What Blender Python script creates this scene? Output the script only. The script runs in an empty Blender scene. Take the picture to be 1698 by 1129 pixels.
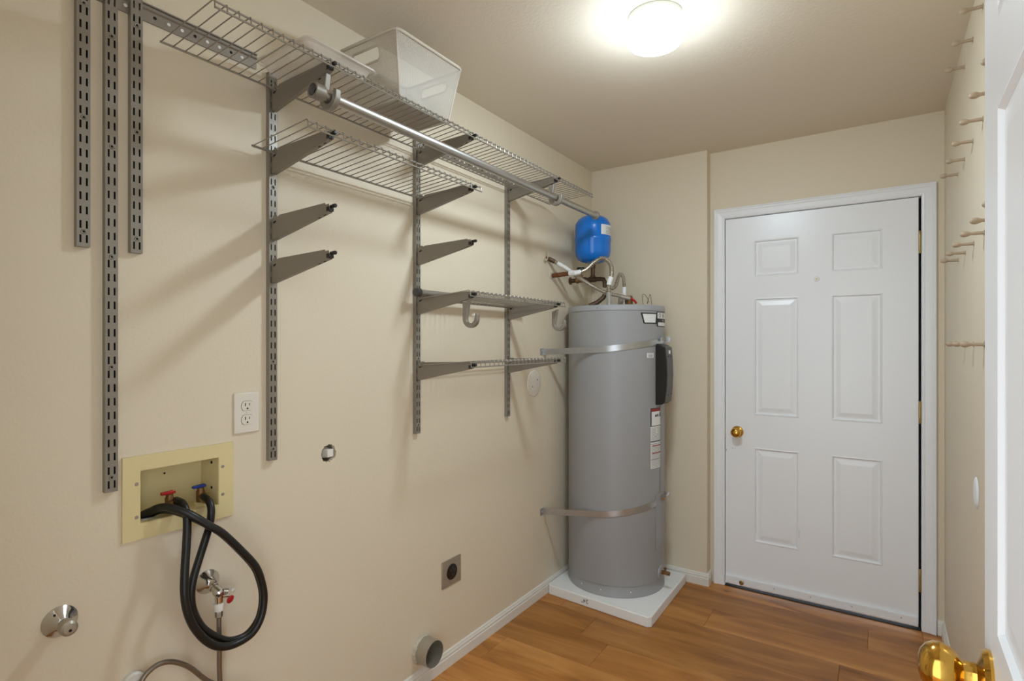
import bpy, bmesh, math, random
from mathutils import Vector, Matrix
random.seed(7)
S = bpy.context.scene
COL = S.collection
PI = math.pi

# ------------------------------------------------------------------ camera, world, exposure
cam_data = bpy.data.cameras.new('camera')
cam = bpy.data.objects.new('camera', cam_data); COL.objects.link(cam)
cam.location = (1.498, 0.0, 1.346)
cam.rotation_euler = (math.radians(90), 0, math.radians(33.85))
cam_data.sensor_width = 36.0
cam_data.lens = 911.0 / 1698.0 * 36.0
cam_data.shift_y = 3.5 / 1698.0
cam_data.clip_start = 0.02
S.camera = cam
world = bpy.data.worlds.new('world'); S.world = world; world.use_nodes = True
bg = world.node_tree.nodes['Background']
bg.inputs[0].default_value = (0.88, 0.97, 1.05, 1)
bg.inputs[1].default_value = 2.2           # soft light of the hall behind the doorway
S.view_settings.view_transform = 'Standard'
S.view_settings.look = 'None'
S.view_settings.gamma = 1.0
S.view_settings.use_curve_mapping = False
S.view_settings.exposure = 0.38
LAMP = 97.0                                # radiance of the ceiling lamp's glass

# ------------------------------------------------------------------ materials
def lin(c):
    return tuple(((v/255.0)/12.92 if v/255.0 <= 0.04045 else ((v/255.0+0.055)/1.055)**2.4) for v in c)

def material(name, rgb, rough=0.5, metal=0.0, var=0.0, scale=8.0, bump=0.0, bscale=200.0, coat=0.0, spec=0.5):
    m = bpy.data.materials.new(name); m.use_nodes = True
    nt = m.node_tree; b = nt.nodes['Principled BSDF']
    c = lin(rgb) + (1,)
    b.inputs['Base Color'].default_value = c
    b.inputs['Roughness'].default_value = rough
    b.inputs['Metallic'].default_value = metal
    b.inputs['Specular IOR Level'].default_value = spec
    if coat:
        b.inputs['Coat Weight'].default_value = coat; b.inputs['Coat Roughness'].default_value = 0.12
    tc = nt.nodes.new('ShaderNodeTexCoord')
    if var:
        n = nt.nodes.new('ShaderNodeTexNoise'); n.inputs['Scale'].default_value = scale; n.inputs['Detail'].default_value = 4
        nt.links.new(tc.outputs['Object'], n.inputs['Vector'])
        mx = nt.nodes.new('ShaderNodeMix'); mx.data_type = 'RGBA'
        mx.inputs[6].default_value = tuple(v*(1-var) for v in c[:3]) + (1,)
        mx.inputs[7].default_value = tuple(min(1, v*(1+var)) for v in c[:3]) + (1,)
        nt.links.new(n.outputs['Fac'], mx.inputs[0]); nt.links.new(mx.outputs[2], b.inputs['Base Color'])
    if bump:
        n2 = nt.nodes.new('ShaderNodeTexNoise'); n2.inputs['Scale'].default_value = bscale; n2.inputs['Detail'].default_value = 2
        nt.links.new(tc.outputs['Object'], n2.inputs['Vector'])
        bp = nt.nodes.new('ShaderNodeBump'); bp.inputs['Strength'].default_value = bump; bp.inputs['Distance'].default_value = 0.002
        nt.links.new(n2.outputs['Fac'], bp.inputs['Height']); nt.links.new(bp.outputs['Normal'], b.inputs['Normal'])
    return m

M = {}
M['wall'] = material('wall_paint', (225, 212, 188), 0.55, var=0.02, scale=3, bump=0.25, bscale=120)
M['ceiling'] = material('ceiling_paint', (228, 216, 197), 0.7, var=0.02, scale=3, bump=0.3, bscale=90)
M['white'] = material('white_trim_paint', (240, 242, 245), 0.35, var=0.015, scale=6)
M['door'] = material('white_door_paint', (243, 245, 248), 0.3, var=0.012, scale=4)
M['base'] = material('baseboard_paint', (228, 224, 214), 0.4, var=0.02, scale=10)
M['nickel'] = material('grey_satin_metal', (150, 144, 134), 0.42, 0.55, var=0.04, scale=30)
M['bracket'] = material('grey_metal_shaded', (140, 133, 122), 0.45, 0.45, var=0.03, scale=30)  # same metal as the standards, darkened for the shading on the brackets
M['wire'] = material('grey_wire_metal', (158, 152, 142), 0.35, 0.6)
M['chrome'] = material('chrome', (205, 203, 200), 0.14, 1.0, var=0.02)
M['rod'] = material('brushed_steel_rod', (190, 188, 184), 0.36, 1.0)
M['zinc'] = material('galvanized_metal', (185, 186, 186), 0.3, 0.85, var=0.12, scale=60)
M['black'] = material('black_plastic', (18, 18, 19), 0.35, var=0.1)
M['darkcap'] = material('dark_grey_plastic', (70, 68, 66), 0.5, var=0.05)
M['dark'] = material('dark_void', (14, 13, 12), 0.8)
M['rubber'] = material('black_rubber', (20, 20, 19), 0.38, var=0.3, scale=60)
M['ivory'] = material('ivory_plastic', (224, 208, 156), 0.45, var=0.04, scale=10)
M['outlet'] = material('outlet_plastic', (228, 220, 206), 0.35, var=0.02)
M['brass'] = material('polished_brass', (214, 168, 78), 0.12, 1.0, var=0.05)
M['hinge'] = material('aged_brass', (168, 146, 96), 0.35, 0.9, var=0.1, scale=60)
M['bronze'] = material('dull_brass', (130, 96, 58), 0.45, 0.7, var=0.2, scale=80)
M['red'] = material('red_plastic', (176, 22, 26), 0.3)
M['bluehandle'] = material('blue_plastic', (26, 56, 140), 0.35)
M['tank'] = material('grey_tank_enamel', (156, 156, 157), 0.42, 0.0, var=0.01, scale=2)
M['tankrim'] = material('grey_tank_cap', (164, 165, 169), 0.35)
M['panelgrey'] = material('grey_control_face', (88, 86, 84), 0.45)
M['blue'] = material('blue_enamel', (0, 116, 214), 0.22, coat=0.15)
M['copper'] = material('aged_copper', (120, 76, 50), 0.55, 0.4, var=0.35, scale=50)
M['darkcopper'] = material('tarnished_copper', (88, 68, 52), 0.5, 0.6, var=0.35, scale=60)
M['flex'] = material('stainless_flex', (186, 178, 164), 0.3, 0.85)
M['braid'] = material('braided_steel', (142, 134, 122), 0.35, 0.8, var=0.25, scale=250)
M['label'] = material('white_label', (232, 232, 230), 0.5, var=0.01)
M['greylabel'] = material('grey_print', (150, 150, 148), 0.5)
M['ink'] = material('black_ink', (22, 22, 24), 0.5)
M['redink'] = material('red_ink', (150, 40, 36), 0.5)
M['foam'] = material('white_foam', (238, 238, 236), 0.6, var=0.02, scale=20, bump=0.2, bscale=150)
M['peg'] = material('pale_wood_peg', (178, 158, 134), 0.45, var=0.08, scale=40)
M['mesh'] = material('white_mesh_paint', (206, 197, 182), 0.45)
M['paper'] = material('paper', (214, 200, 186), 0.7, var=0.03)
M['duct'] = material('sheet_metal', (176, 168, 152), 0.4, 0.6, var=0.12, scale=40)
M['plaster'] = material('torn_plaster', (196, 186, 168), 0.9, var=0.3, scale=120, bump=1.0, bscale=200)
M['slab'] = material('subfloor', (60, 40, 25), 0.8)
M['whiteplastic'] = material('white_plastic', (232, 228, 220), 0.35)
M['lampbase'] = material('lamp_pan', (226, 228, 220), 0.4)

def tray_material():
    m = material('clear_plastic', (232, 224, 214), 0.25)
    b = m.node_tree.nodes['Principled BSDF']
    b.inputs['Alpha'].default_value = 0.42
    return m
M['tray'] = tray_material()

def emit_material(name, k):
    m = bpy.data.materials.new(name); m.use_nodes = True
    nt = m.node_tree; b = nt.nodes['Principled BSDF']
    b.inputs['Base Color'].default_value = (0.9, 0.9, 0.88, 1)
    b.inputs['Emission Color'].default_value = (0.84, 1.0, 1.13, 1)
    b.inputs['Emission Strength'].default_value = LAMP*k
    return m
M['lit'] = emit_material('lit_glass', 1.0)
M['litshoulder'] = emit_material('lit_glass_shoulder', 0.07)     # dome's upper band, dimmed to tame the glow on the ceiling

def wood_material():
    m = bpy.data.materials.new('oak_plank'); m.use_nodes = True
    nt = m.node_tree; N = nt.nodes; L = nt.links; b = N['Principled BSDF']
    tc = N.new('ShaderNodeTexCoord'); oi = N.new('ShaderNodeObjectInfo')
    off = N.new('ShaderNodeVectorMath'); off.operation = 'SCALE'; off.inputs[0].default_value = (37, 19, 5)
    L.new(oi.outputs['Random'], off.inputs['Scale'])
    add = N.new('ShaderNodeVectorMath'); add.operation = 'ADD'
    L.new(tc.outputs['Object'], add.inputs[0]); L.new(off.outputs[0], add.inputs[1])
    mp = N.new('ShaderNodeMapping'); mp.inputs['Scale'].default_value = (0.9, 5.0, 5.0)
    L.new(add.outputs[0], mp.inputs['Vector'])
    n1 = N.new('ShaderNodeTexNoise'); n1.inputs['Scale'].default_value = 1.7; n1.inputs['Detail'].default_value = 5; n1.inputs['Distortion'].default_value = 1.2
    L.new(mp.outputs[0], n1.inputs['Vector'])
    mp2 = N.new('ShaderNodeMapping'); mp2.inputs['Scale'].default_value = (3, 120, 20)
    L.new(add.outputs[0], mp2.inputs['Vector'])
    n2 = N.new('ShaderNodeTexNoise'); n2.inputs['Scale'].default_value = 2; n2.inputs['Detail'].default_value = 4
    L.new(mp2.outputs[0], n2.inputs['Vector'])
    r = N.new('ShaderNodeValToRGB')
    r.color_ramp.elements[0].position = 0.25; r.color_ramp.elements[0].color = lin((130, 78, 33)) + (1,)
    r.color_ramp.elements[1].position = 0.75; r.color_ramp.elements[1].color = lin((212, 150, 82)) + (1,)
    e = r.color_ramp.elements.new(0.5); e.color = lin((182, 120, 55)) + (1,)
    L.new(n1.outputs['Fac'], r.inputs['Fac'])
    # knots
    v = N.new('ShaderNodeTexVoronoi'); v.inputs['Scale'].default_value = 2.6
    mp3 = N.new('ShaderNodeMapping'); mp3.inputs['Scale'].default_value = (1, 2.4, 1)
    L.new(add.outputs[0], mp3.inputs['Vector']); L.new(mp3.outputs[0], v.inputs['Vector'])
    kr = N.new('ShaderNodeValToRGB')
    kr.color_ramp.elements[0].position = 0.02; kr.color_ramp.elements[0].color = (0.16, 0.16, 0.16, 1)
    kr.color_ramp.elements[1].position = 0.075; kr.color_ramp.elements[1].color = (1, 1, 1, 1)
    L.new(v.outputs['Distance'], kr.inputs['Fac'])
    mk = N.new('ShaderNodeMix'); mk.data_type = 'RGBA'; mk.blend_type = 'MULTIPLY'; mk.inputs[0].default_value = 0.8
    L.new(r.outputs['Color'], mk.inputs[6]); L.new(kr.outputs['Color'], mk.inputs[7])
    # fine grain and tone of each plank
    tone = N.new('ShaderNodeMapRange'); tone.inputs['To Min'].default_value = 0.78; tone.inputs['To Max'].default_value = 1.12
    L.new(oi.outputs['Random'], tone.inputs['Value'])
    gr = N.new('ShaderNodeMapRange'); gr.inputs['From Min'].default_value = 0.3; gr.inputs['From Max'].default_value = 0.7
    gr.inputs['To Min'].default_value = 0.93; gr.inputs['To Max'].default_value = 1.04
    L.new(n2.outputs['Fac'], gr.inputs['Value'])
    mul = N.new('ShaderNodeMath'); mul.operation = 'MULTIPLY'
    L.new(tone.outputs[0], mul.inputs[0]); L.new(gr.outputs[0], mul.inputs[1])
    sc = N.new('ShaderNodeVectorMath'); sc.operation = 'SCALE'
    L.new(mk.outputs[2], sc.inputs[0]); L.new(mul.outputs[0], sc.inputs['Scale'])
    L.new(sc.outputs[0], b.inputs['Base Color'])
    b.inputs['Roughness'].default_value = 0.42; b.inputs['Specular IOR Level'].default_value = 0.4
    bp = N.new('ShaderNodeBump'); bp.inputs['Strength'].default_value = 0.15; bp.inputs['Distance'].default_value = 0.001
    L.new(n2.outputs['Fac'], bp.inputs['Height']); L.new(bp.outputs['Normal'], b.inputs['Normal'])
    return m
M['wood'] = wood_material()

# ------------------------------------------------------------------ mesh helpers
class MB:
    def __init__(s): s.v = []; s.f = []
    def add(s, vs, fs):
        o = len(s.v); s.v += [tuple(p) for p in vs]; s.f += [tuple(i+o for i in f) for f in fs]; return s
    def box(s, lo, hi):
        x0, y0, z0 = lo; x1, y1, z1 = hi
        return s.add([(x0,y0,z0),(x1,y0,z0),(x1,y1,z0),(x0,y1,z0),(x0,y0,z1),(x1,y0,z1),(x1,y1,z1),(x0,y1,z1)],
                     [(0,3,2,1),(4,5,6,7),(0,1,5,4),(1,2,6,5),(2,3,7,6),(3,0,4,7)])
    def chbox(s, lo, hi, c):
        """box with its top (+x face pairs aside) edges chamfered along z"""
        x0, y0, z0 = lo; x1, y1, z1 = hi
        vs = [(x0,y0,z0),(x1,y0,z0),(x1,y1,z0),(x0,y1,z0),(x0,y0,z1-c),(x1,y0,z1-c),(x1,y1,z1-c),(x0,y1,z1-c),
              (x0+c,y0+c,z1),(x1-c,y0+c,z1),(x1-c,y1-c,z1),(x0+c,y1-c,z1)]
        fs = [(0,3,2,1),(0,1,5,4),(1,2,6,5),(2,3,7,6),(3,0,4,7),(4,5,9,8),(5,6,10,9),(6,7,11,10),(7,4,8,11),(8,9,10,11)]
        return s.add(vs, fs)
    def prism(s, poly, fn, t0, t1):
        """poly: 2-D outline; fn(a, b, t) -> 3-D"""
        n = len(poly)
        vs = [fn(a, b, t0) for a, b in poly] + [fn(a, b, t1) for a, b in poly]
        fs = [tuple(range(n))[::-1], tuple(range(n, 2*n))] + [(i, (i+1) % n, n+(i+1) % n, n+i) for i in range(n)]
        return s.add(vs, fs)
    def lathe(s, prof, n=24, origin=(0,0,0), axis=(0,0,1), open_=False):
        ax = Vector(axis).normalized()
        q = Vector((0,0,1)).rotation_difference(ax); o = Vector(origin)
        vs = []; fs = []
        for r, z in prof:
            for k in range(n):
                a = 2*PI*k/n
                vs.append(o + q @ Vector((r*math.cos(a), r*math.sin(a), z)))
        for i in range(len(prof)-1):
            for k in range(n):
                a = i*n+k; b = i*n+(k+1) % n
                fs.append((a, b, b+n, a+n))
        if prof[0][0] > 1e-6 and not open_: fs.append(tuple(range(n))[::-1])
        if prof[-1][0] > 1e-6 and not open_: fs.append(tuple(range((len(prof)-1)*n, len(prof)*n)))
        return s.add(vs, fs)
    def ring(s, ro, ri, z0, z1, n=32, origin=(0,0,0), axis=(0,0,1)):
        ax = Vector(axis).normalized(); q = Vector((0,0,1)).rotation_difference(ax); o = Vector(origin)
        vs = []; fs = []
        for r, z in ((ro,z0),(ro,z1),(ri,z1),(ri,z0)):
            for k in range(n):
                a = 2*PI*k/n; vs.append(o + q @ Vector((r*math.cos(a), r*math.sin(a), z)))
        for i in range(4):
            for k in range(n):
                a = i*n+k; b = i*n+(k+1) % n; c = ((i+1) % 4)*n
                fs.append((a, b, c+(k+1) % n, c+k))
        return s.add(vs, fs)
    def tube(s, pts, r, n=8, caps=True, radii=None):
        P = [Vector(p) for p in pts]
        vs = []; fs = []
        t0 = (P[1]-P[0]).normalized()
        u = t0.orthogonal().normalized()
        for i, p in enumerate(P):
            t = (P[min(i+1, len(P)-1)] - P[max(i-1, 0)]).normalized()
            u = (u - t*u.dot(t)).normalized(); w = t.cross(u)
            rr = radii[i] if radii else r
            for k in range(n):
                a = 2*PI*k/n; vs.append(p + (u*math.cos(a) + w*math.sin(a))*rr)
        for i in range(len(P)-1):
            for k in range(n):
                a = i*n+k; b = i*n+(k+1) % n
                fs.append((a, b, b+n, a+n))
        if caps:
            fs.append(tuple(range(n))[::-1]); fs.append(tuple(range((len(P)-1)*n, len(P)*n)))
        return s.add(vs, fs)
    def mesh(s, name, smooth=30):
        me = bpy.data.meshes.new(name); me.from_pydata(s.v, [], s.f)
        bm = bmesh.new(); bm.from_mesh(me); bmesh.ops.recalc_face_normals(bm, faces=bm.faces); bm.to_mesh(me); bm.free()
        if smooth:
            me.polygons.foreach_set('use_smooth', [True]*len(me.polygons))
            me.set_sharp_from_angle(angle=math.radians(smooth))
        return me
    def build(s, name, mat, parent=None, bevel=0, loc=None, smooth=30, solid=0):
        me = s.mesh(name, smooth); me.materials.append(M[mat])
        return place(name, me, parent, bevel, loc, solid)

def place(name, me, parent=None, bevel=0, loc=None, solid=0):
    o = bpy.data.objects.new(name, me); COL.objects.link(o)
    if parent: o.parent = parent
    if loc is not None: o.location = loc
    if solid:
        m = o.modifiers.new('thickness', 'SOLIDIFY'); m.thickness = solid; m.offset = 0
    if bevel:
        m = o.modifiers.new('bevel', 'BEVEL'); m.width = bevel; m.segments = 2; m.limit_method = 'ANGLE'
    return o
def tag(o, label, cat, group=None):
    o['label'] = label; o['category'] = cat
    if group: o['group'] = group
    return o
def thing(name, label, cat, loc=(0,0,0), group=None):
    o = bpy.data.objects.new(name, None); COL.objects.link(o); o.location = loc; o.empty_display_size = 0.05
    return tag(o, label, cat, group)
def struct(o, label=None):
    o['kind'] = 'structure'
    if label: o['label'] = label
    return o
def sempty(name, loc=(0,0,0)):
    o = bpy.data.objects.new(name, None); COL.objects.link(o); o.location = loc; o.empty_display_size = 0.05
    return struct(o)
def smooth_path(pts, k=8):
    P = [Vector(p) for p in pts]; out = []
    for i in range(len(P)-1):
        a = P[max(i-1,0)]; b = P[i]; c = P[i+1]; d = P[min(i+2,len(P)-1)]
        for j in range(k):
            t = j/k
            out.append(0.5*((2*b) + (c-a)*t + (2*a-5*b+4*c-d)*t*t + (3*b-a-3*c+d)*t*t*t))
    out.append(P[-1]); return out
def text_geometry(txt, size):
    cu = bpy.data.curves.new('lettering', 'FONT'); cu.body = txt; cu.size = size; cu.resolution_u = 3
    cu.align_x = 'CENTER'; cu.align_y = 'CENTER'
    o = bpy.data.objects.new('lettering', cu); COL.objects.link(o)
    dg = bpy.context.evaluated_depsgraph_get(); dg.update()
    me = bpy.data.meshes.new_from_object(o.evaluated_get(dg))
    v = [tuple(p.co) for p in me.vertices]; f = [tuple(p.vertices) for p in me.polygons]
    bpy.data.objects.remove(o); bpy.data.curves.remove(cu); bpy.data.meshes.remove(me)
    return v, f

# ------------------------------------------------------------------ room shell
CEIL = 2.412; XR = 1.742; YB = 3.20; YA = 3.13; XA = 0.70; YF = 0.12

# floor: planks along x
fl = struct(MB().box((-0.1, -1.2, -0.06), (XR+0.1, YB+0.25, -0.012)).build('floor', 'slab', smooth=0), 'honey brown oak plank floor')
joint = {0: 0.80, 2: 0.345, 4: 1.30}
for k in range(-2, 20):
    y1 = 2.872 - 0.1995*k; y0 = y1 - 0.1995
    if y0 > YB+0.1: continue
    y1 = min(y1, YB+0.16)
    j = joint.get(k, random.uniform(0.05, 1.25))
    xs = [j-1.22, j, j+1.22]; xs = [x for x in xs if -0.05 < x < XR+0.03]
    ed = [-0.05] + xs + [XR+0.03]
    for a, b in zip(ed[:-1], ed[1:]):
        if b-a < 0.03: continue
        cx, cy = (a+b)/2, (y0+y1)/2
        hx, hy = (b-a)/2-0.0004, (y1-y0)/2-0.0004
        MB().chbox((-hx, -hy, -0.012), (hx, hy, 0), 0.0012).build('plank', 'wood', fl, loc=(cx, cy, 0), smooth=0)

# left wall with the openings for the washer box, the torn hole and the vent duct
def wall_with_holes(name, y0, y1, z0, z1, x0, x1, rects, mat):
    mb = MB()
    ys = sorted({y0, y1} | {r[0] for r in rects} | {r[1] for r in rects})
    zs = sorted({z0, z1} | {r[2] for r in rects} | {r[3] for r in rects})
    def inside(y, z): return any(r[0] < y < r[1] and r[2] < z < r[3] for r in rects)
    def solid(i, j):
        if i < 0 or j < 0 or i >= len(ys)-1 or j >= len(zs)-1: return False
        return not inside((ys[i]+ys[i+1])/2, (zs[j]+zs[j+1])/2)
    for i in range(len(ys)-1):
        for j in range(len(zs)-1):
            if not solid(i, j): continue
            a, b, c, d = ys[i], ys[i+1], zs[j], zs[j+1]
            for x in (x0, x1): mb.add([(x,a,c),(x,b,c),(x,b,d),(x,a,d)], [(0,1,2,3)])
            if not solid(i-1, j): mb.add([(x0,a,c),(x1,a,c),(x1,a,d),(x0,a,d)], [(0,1,2,3)])
            if not solid(i+1, j): mb.add([(x0,b,c),(x1,b,c),(x1,b,d),(x0,b,d)], [(0,1,2,3)])
            if not solid(i, j-1): mb.add([(x0,a,c),(x1,a,c),(x1,b,c),(x0,b,c)], [(0,1,2,3)])
            if not solid(i, j+1): mb.add([(x0,a,d),(x1,a,d),(x1,b,d),(x0,b,d)], [(0,1,2,3)])
    return mb
def ragged(mb, cy, cz, r, h, jag, x0, x1, n=40):
    """fills a square opening of half size h down to a ragged round hole"""
    vs = []; fs = []
    for k in range(n):
        a = 2*PI*k/n; rr = r*(1+random.uniform(-jag, jag)); c, s = math.cos(a), math.sin(a)
        q = h/max(abs(c), abs(s))
        vs += [(x1, cy+q*c, cz+q*s), (x1, cy+rr*c, cz+rr*s), (x0, cy+rr*c, cz+rr*s)]
    for k in range(n):
        m = (k+1) % n
        fs += [(3*k, 3*m, 3*m+1, 3*k+1), (3*k+1, 3*m+1, 3*m+2, 3*k+2)]
    mb.add(vs, fs)
HOLE = (1.158, 0.985, 0.029); DUCT = (1.598, 0.141, 0.05)
wl = wall_with_holes('wall_left', -0.0, YB+0.12, 0.0, CEIL, -0.14, 0.0,
                     [(0.600, 0.800, 0.902, 1.039), (HOLE[0]-0.04, HOLE[0]+0.04, HOLE[1]-0.04, HOLE[1]+0.04),
                      (DUCT[0]-0.06, DUCT[0]+0.06, DUCT[1]-0.06, DUCT[1]+0.06)], 'wall')
ragged(wl, *HOLE, 0.04, 0.10, -0.015, 0.0); ragged(wl, DUCT[0], DUCT[1], 0.054, 0.06, 0.05, -0.015, 0.0)
wl = wl.build('wall_left', 'wall', smooth=0); struct(wl, 'beige painted wall carrying the shelf standards')
# backing inside the wall cavity
MB().box((-0.16, -0.0, 0), (-0.142, YB+0.1, CEIL)).build('cavity_back', 'plaster', wl, smooth=0)
struct(MB().box((0.0, YA, 0.0), (XA, YB+0.12, CEIL)).build('wall_back_left', 'wall', smooth=0), 'beige projecting wall behind the water heater')
# door wall with opening
DX0, DX1, DZ1 = 0.770, 1.657, 2.040
wb = MB().box((XA, YB, 0), (DX0-0.004, YB+0.12, CEIL)).box((DX1+0.004, YB, 0), (XR+0.1, YB+0.12, CEIL)).box((DX0-0.004, YB, DZ1+0.004), (DX1+0.004, YB+0.12, CEIL))
struct(wb.build('wall_back', 'wall', smooth=0), 'beige wall around the closed white door')
struct(MB().box((XR, 0, 0), (XR+0.1, YB, CEIL)).build('wall_right', 'wall', smooth=0), 'beige wall with the wooden coat pegs')
struct(MB().box((0, 0, 0), (0.80, YF, CEIL)).box((1.635, 0, 0), (XR, YF, CEIL)).box((0.80, 0, 2.06), (1.635, YF, CEIL)).build('wall_front', 'wall', smooth=0), 'beige wall around the doorway the room is entered by')
struct(MB().box((-0.14, 0, CEIL), (XR+0.1, YB+0.12, CEIL+0.08)).build('ceiling', 'ceiling', smooth=0), 'beige textured ceiling')

# baseboards
BP = [(0,0),(0.012,0),(0.012,0.040),(0.0095,0.043),(0.0095,0.052),(0.007,0.056),(0.005,0.063),(0,0.067)]
struct(MB().prism(BP, lambda a,b,t: (a, t, b), YF, YA-0.012).build('baseboard_left', 'base', smooth=0))
struct(MB().prism(BP, lambda a,b,t: (t, YA-a, b), 0.0, XA+0.012).prism(BP, lambda a,b,t: (XA+a, t, b), YA, YB-0.001).build('baseboard_back', 'base', smooth=0))
struct(MB().prism(BP, lambda a,b,t: (XR-a, t, b), YF, YB).prism(BP, lambda a,b,t: (t, YB-a, b), 1.716, XR).build('baseboard_right', 'base', smooth=0))

# ------------------------------------------------------------------ closed six panel door with its frame
def panel_mesh(w, h, dep=0.007):
    """moulded raised panel, local x across, z up, face towards -y at y=0"""
    steps = [(0, 0), (0.007, -0.002), (0.012, dep), (0.019, dep), (0.040, 0.002), (0.043, 0.0015)]
    vs = []; fs = []
    for o, d in steps:
        vs += [(-w/2+o, d, -h/2+o), (w/2-o, d, -h/2+o), (w/2-o, d, h/2-o), (-w/2+o, d, h/2-o)]
    for i in range(len(steps)-1):
        for k in range(4):
            a = 4*i+k; b = 4*i+(k+1) % 4; fs.append((a, b, b+4, a+4))
    n = 4*(len(steps)-1); fs.append((n, n+1, n+2, n+3))
    return MB().add(vs, fs)
def slab_mesh(x0, x1, z0, z1, th, rects, two=False):
    mb = MB()
    xs = sorted({x0, x1} | {r[0] for r in rects} | {r[1] for r in rects}); zs = sorted({z0, z1} | {r[2] for r in rects} | {r[3] for r in rects})
    for i in range(len(xs)-1):
        for j in range(len(zs)-1):
            cx, cz = (xs[i]+xs[i+1])/2, (zs[j]+zs[j+1])/2
            if any(r[0] < cx < r[1] and r[2] < cz < r[3] for r in rects): continue
            mb.add([(xs[i],0,zs[j]),(xs[i+1],0,zs[j]),(xs[i+1],0,zs[j+1]),(xs[i],0,zs[j+1])], [(0,1,2,3)])
    mb.add([(x0,0,z0),(x1,0,z0),(x1,0,z1),(x0,0,z1),(x0,th,z0),(x1,th,z0),(x1,th,z1),(x0,th,z1)],
           [(4,7,6,5),(0,4,5,1),(1,5,6,2),(2,6,7,3),(3,7,4,0)])
    return mb
def knob_profile(s=1.0):
    return [(0.0,0.0),(0.032*s,0.0),(0.033*s,0.003*s),(0.030*s,0.008*s),(0.020*s,0.011*s),(0.0150*s,0.013*s),(0.0140*s,0.022*s),(0.015*s,0.026*s),
            (0.0205*s,0.030*s),(0.0255*s,0.036*s),(0.0280*s,0.044*s),(0.0275*s,0.051*s),(0.0235*s,0.058*s),(0.0165*s,0.063*s),(0.0085*s,0.0655*s),(0.0,0.066*s)]

d1 = sempty('door_1', (0, YB, 0)); d1['label'] = 'closed white six-panel door with brass knob and hinges'
rects = [(0.928,1.147,1.702,1.899),(1.291,1.507,1.702,1.899),(0.928,1.147,0.953,1.588),(1.291,1.507,0.953,1.588),(0.928,1.147,0.265,0.780),(1.291,1.507,0.265,0.780)]
slab_mesh(0.782, 1.646, 0.026, 2.028, 0.042, rects).build('slab', 'door', d1, smooth=0)
for r in rects:
    panel_mesh(r[1]-r[0], r[3]-r[2]).build('panel', 'door', d1, loc=((r[0]+r[1])/2, 0, (r[2]+r[3])/2), smooth=0)
kn = MB().lathe(knob_profile(0.95), 32, (0.845, 0, 0.857), (0,-1,0)).build('knob', 'brass', d1, smooth=40)
MB().box((0.7785,-0.002,0.83),(0.7825,0.02,0.885)).build('latch_plate', 'chrome', d1)
vw = MB().lathe([(0.0,0),(0.0145,0),(0.0145,0.002),(0.011,0.004),(0.006,0.0045),(0.0,0.004)], 24, (1.227,0,1.672), (0,-1,0)).build('door_viewer', 'white', d1)
MB().lathe([(0,0.0044),(0.0045,0.0048),(0,0.005)], 16, (1.227,0,1.672), (0,-1,0)).build('lens', 'hinge', vw)
for z in (1.815, 1.018, 0.232):
    h = MB().lathe([(0,-0.052),(0.004,-0.052),(0.0055,-0.049),(0.0055,-0.017),(0.005,-0.0165),(0.0055,-0.016),(0.0055,0.016),(0.005,0.0165),(0.0055,0.017),(0.0055,0.049),(0.004,0.052),(0.0025,0.054),(0.0,0.056)], 12, (1.6515,-0.004,z)).build('hinge', 'hinge', d1)
    MB().box((1.6515,-0.0015,z-0.048),(1.6600,0.0005,z+0.048)).build('leaf', 'hinge', h)
sw = MB().box((0.783,-0.012,0.020),(1.645,0.0,0.060)).box((0.783,-0.006,0.014),(1.645,-0.001,0.020)).build('door_sweep', 'white', d1, bevel=0.002)
for x in (1.03, 1.20, 1.38, 1.58):
    MB().lathe([(0,0),(0.0035,0),(0.003,0.0015),(0,0.0018)], 10, (x,-0.012,0.043), (0,-1,0)).build('screw', 'zinc', sw)
MB().lathe([(0,0),(0.012,0),(0.012,0.003),(0.008,0.004),(0.007,0.002),(0,0.002)], 20, (0.868,-0.012,0.036), (0,-1,0)).build('sweep_button', 'hinge', sw)
# scuffs on the paint near the knob
sc = MB()
for (x, z, w, h) in ((0.815,0.762,0.008,0.002),(0.83,0.762,0.004,0.002),(0.785,0.745,0.003,0.012),(1.1465,0.33,0.0012,0.045)):
    sc.add([(x,-0.0004,z),(x+w,-0.0004,z),(x+w,-0.0004,z+h),(x,-0.0004,z+h)], [(0,1,2,3)])
sc.build('paint_chip', 'greylabel', d1, smooth=0)

# casing
CP = [(0,0),(0.055,0),(0.055,0.016),(0.050,0.017),(0.046,0.014),(0.040,0.0145),(0.034,0.011),(0.014,0.009),(0.010,0.0105),(0.004,0.009),(0,0.005)]
t1 = sempty('trim_1', (0, YB, 0)); t1['label'] = 'white moulded casing around the closed door'
def casing(mb, a0, a1, mit0, mit1, fn):
    n = len(CP); vs = []
    for w, d in CP: vs.append(fn(w, d, a0 - (w if mit0 else 0)))
    for w, d in CP: vs.append(fn(w, d, a1 + (w if mit1 else 0)))
    mb.add(vs, [tuple(range(n))[::-1], tuple(range(n,2*n))] + [(i,(i+1)%n,n+(i+1)%n,n+i) for i in range(n)]); return mb
casing(MB(), 0.0, 2.032, False, True, lambda w,d,t: (0.779-w, -d, t)).build('casing_side', 'white', t1, smooth=0)
casing(MB(), 0.0, 2.032, False, True, lambda w,d,t: (1.657+w, -d, t)).build('casing_side', 'white', t1, smooth=0)
casing(MB(), 0.779, 1.657, True, True, lambda w,d,t: (t, -d, 2.032+w)).build('casing_head', 'white', t1, smooth=0)
MB().box((DX0-0.003, 0.0, 0), (0.7785, 0.12, 2.034)).build('jamb', 'white', t1, smooth=0)
MB().box((1.6575, 0.0, 0), (DX1+0.003, 0.12, 2.034)).build('jamb', 'white', t1, smooth=0)
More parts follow.
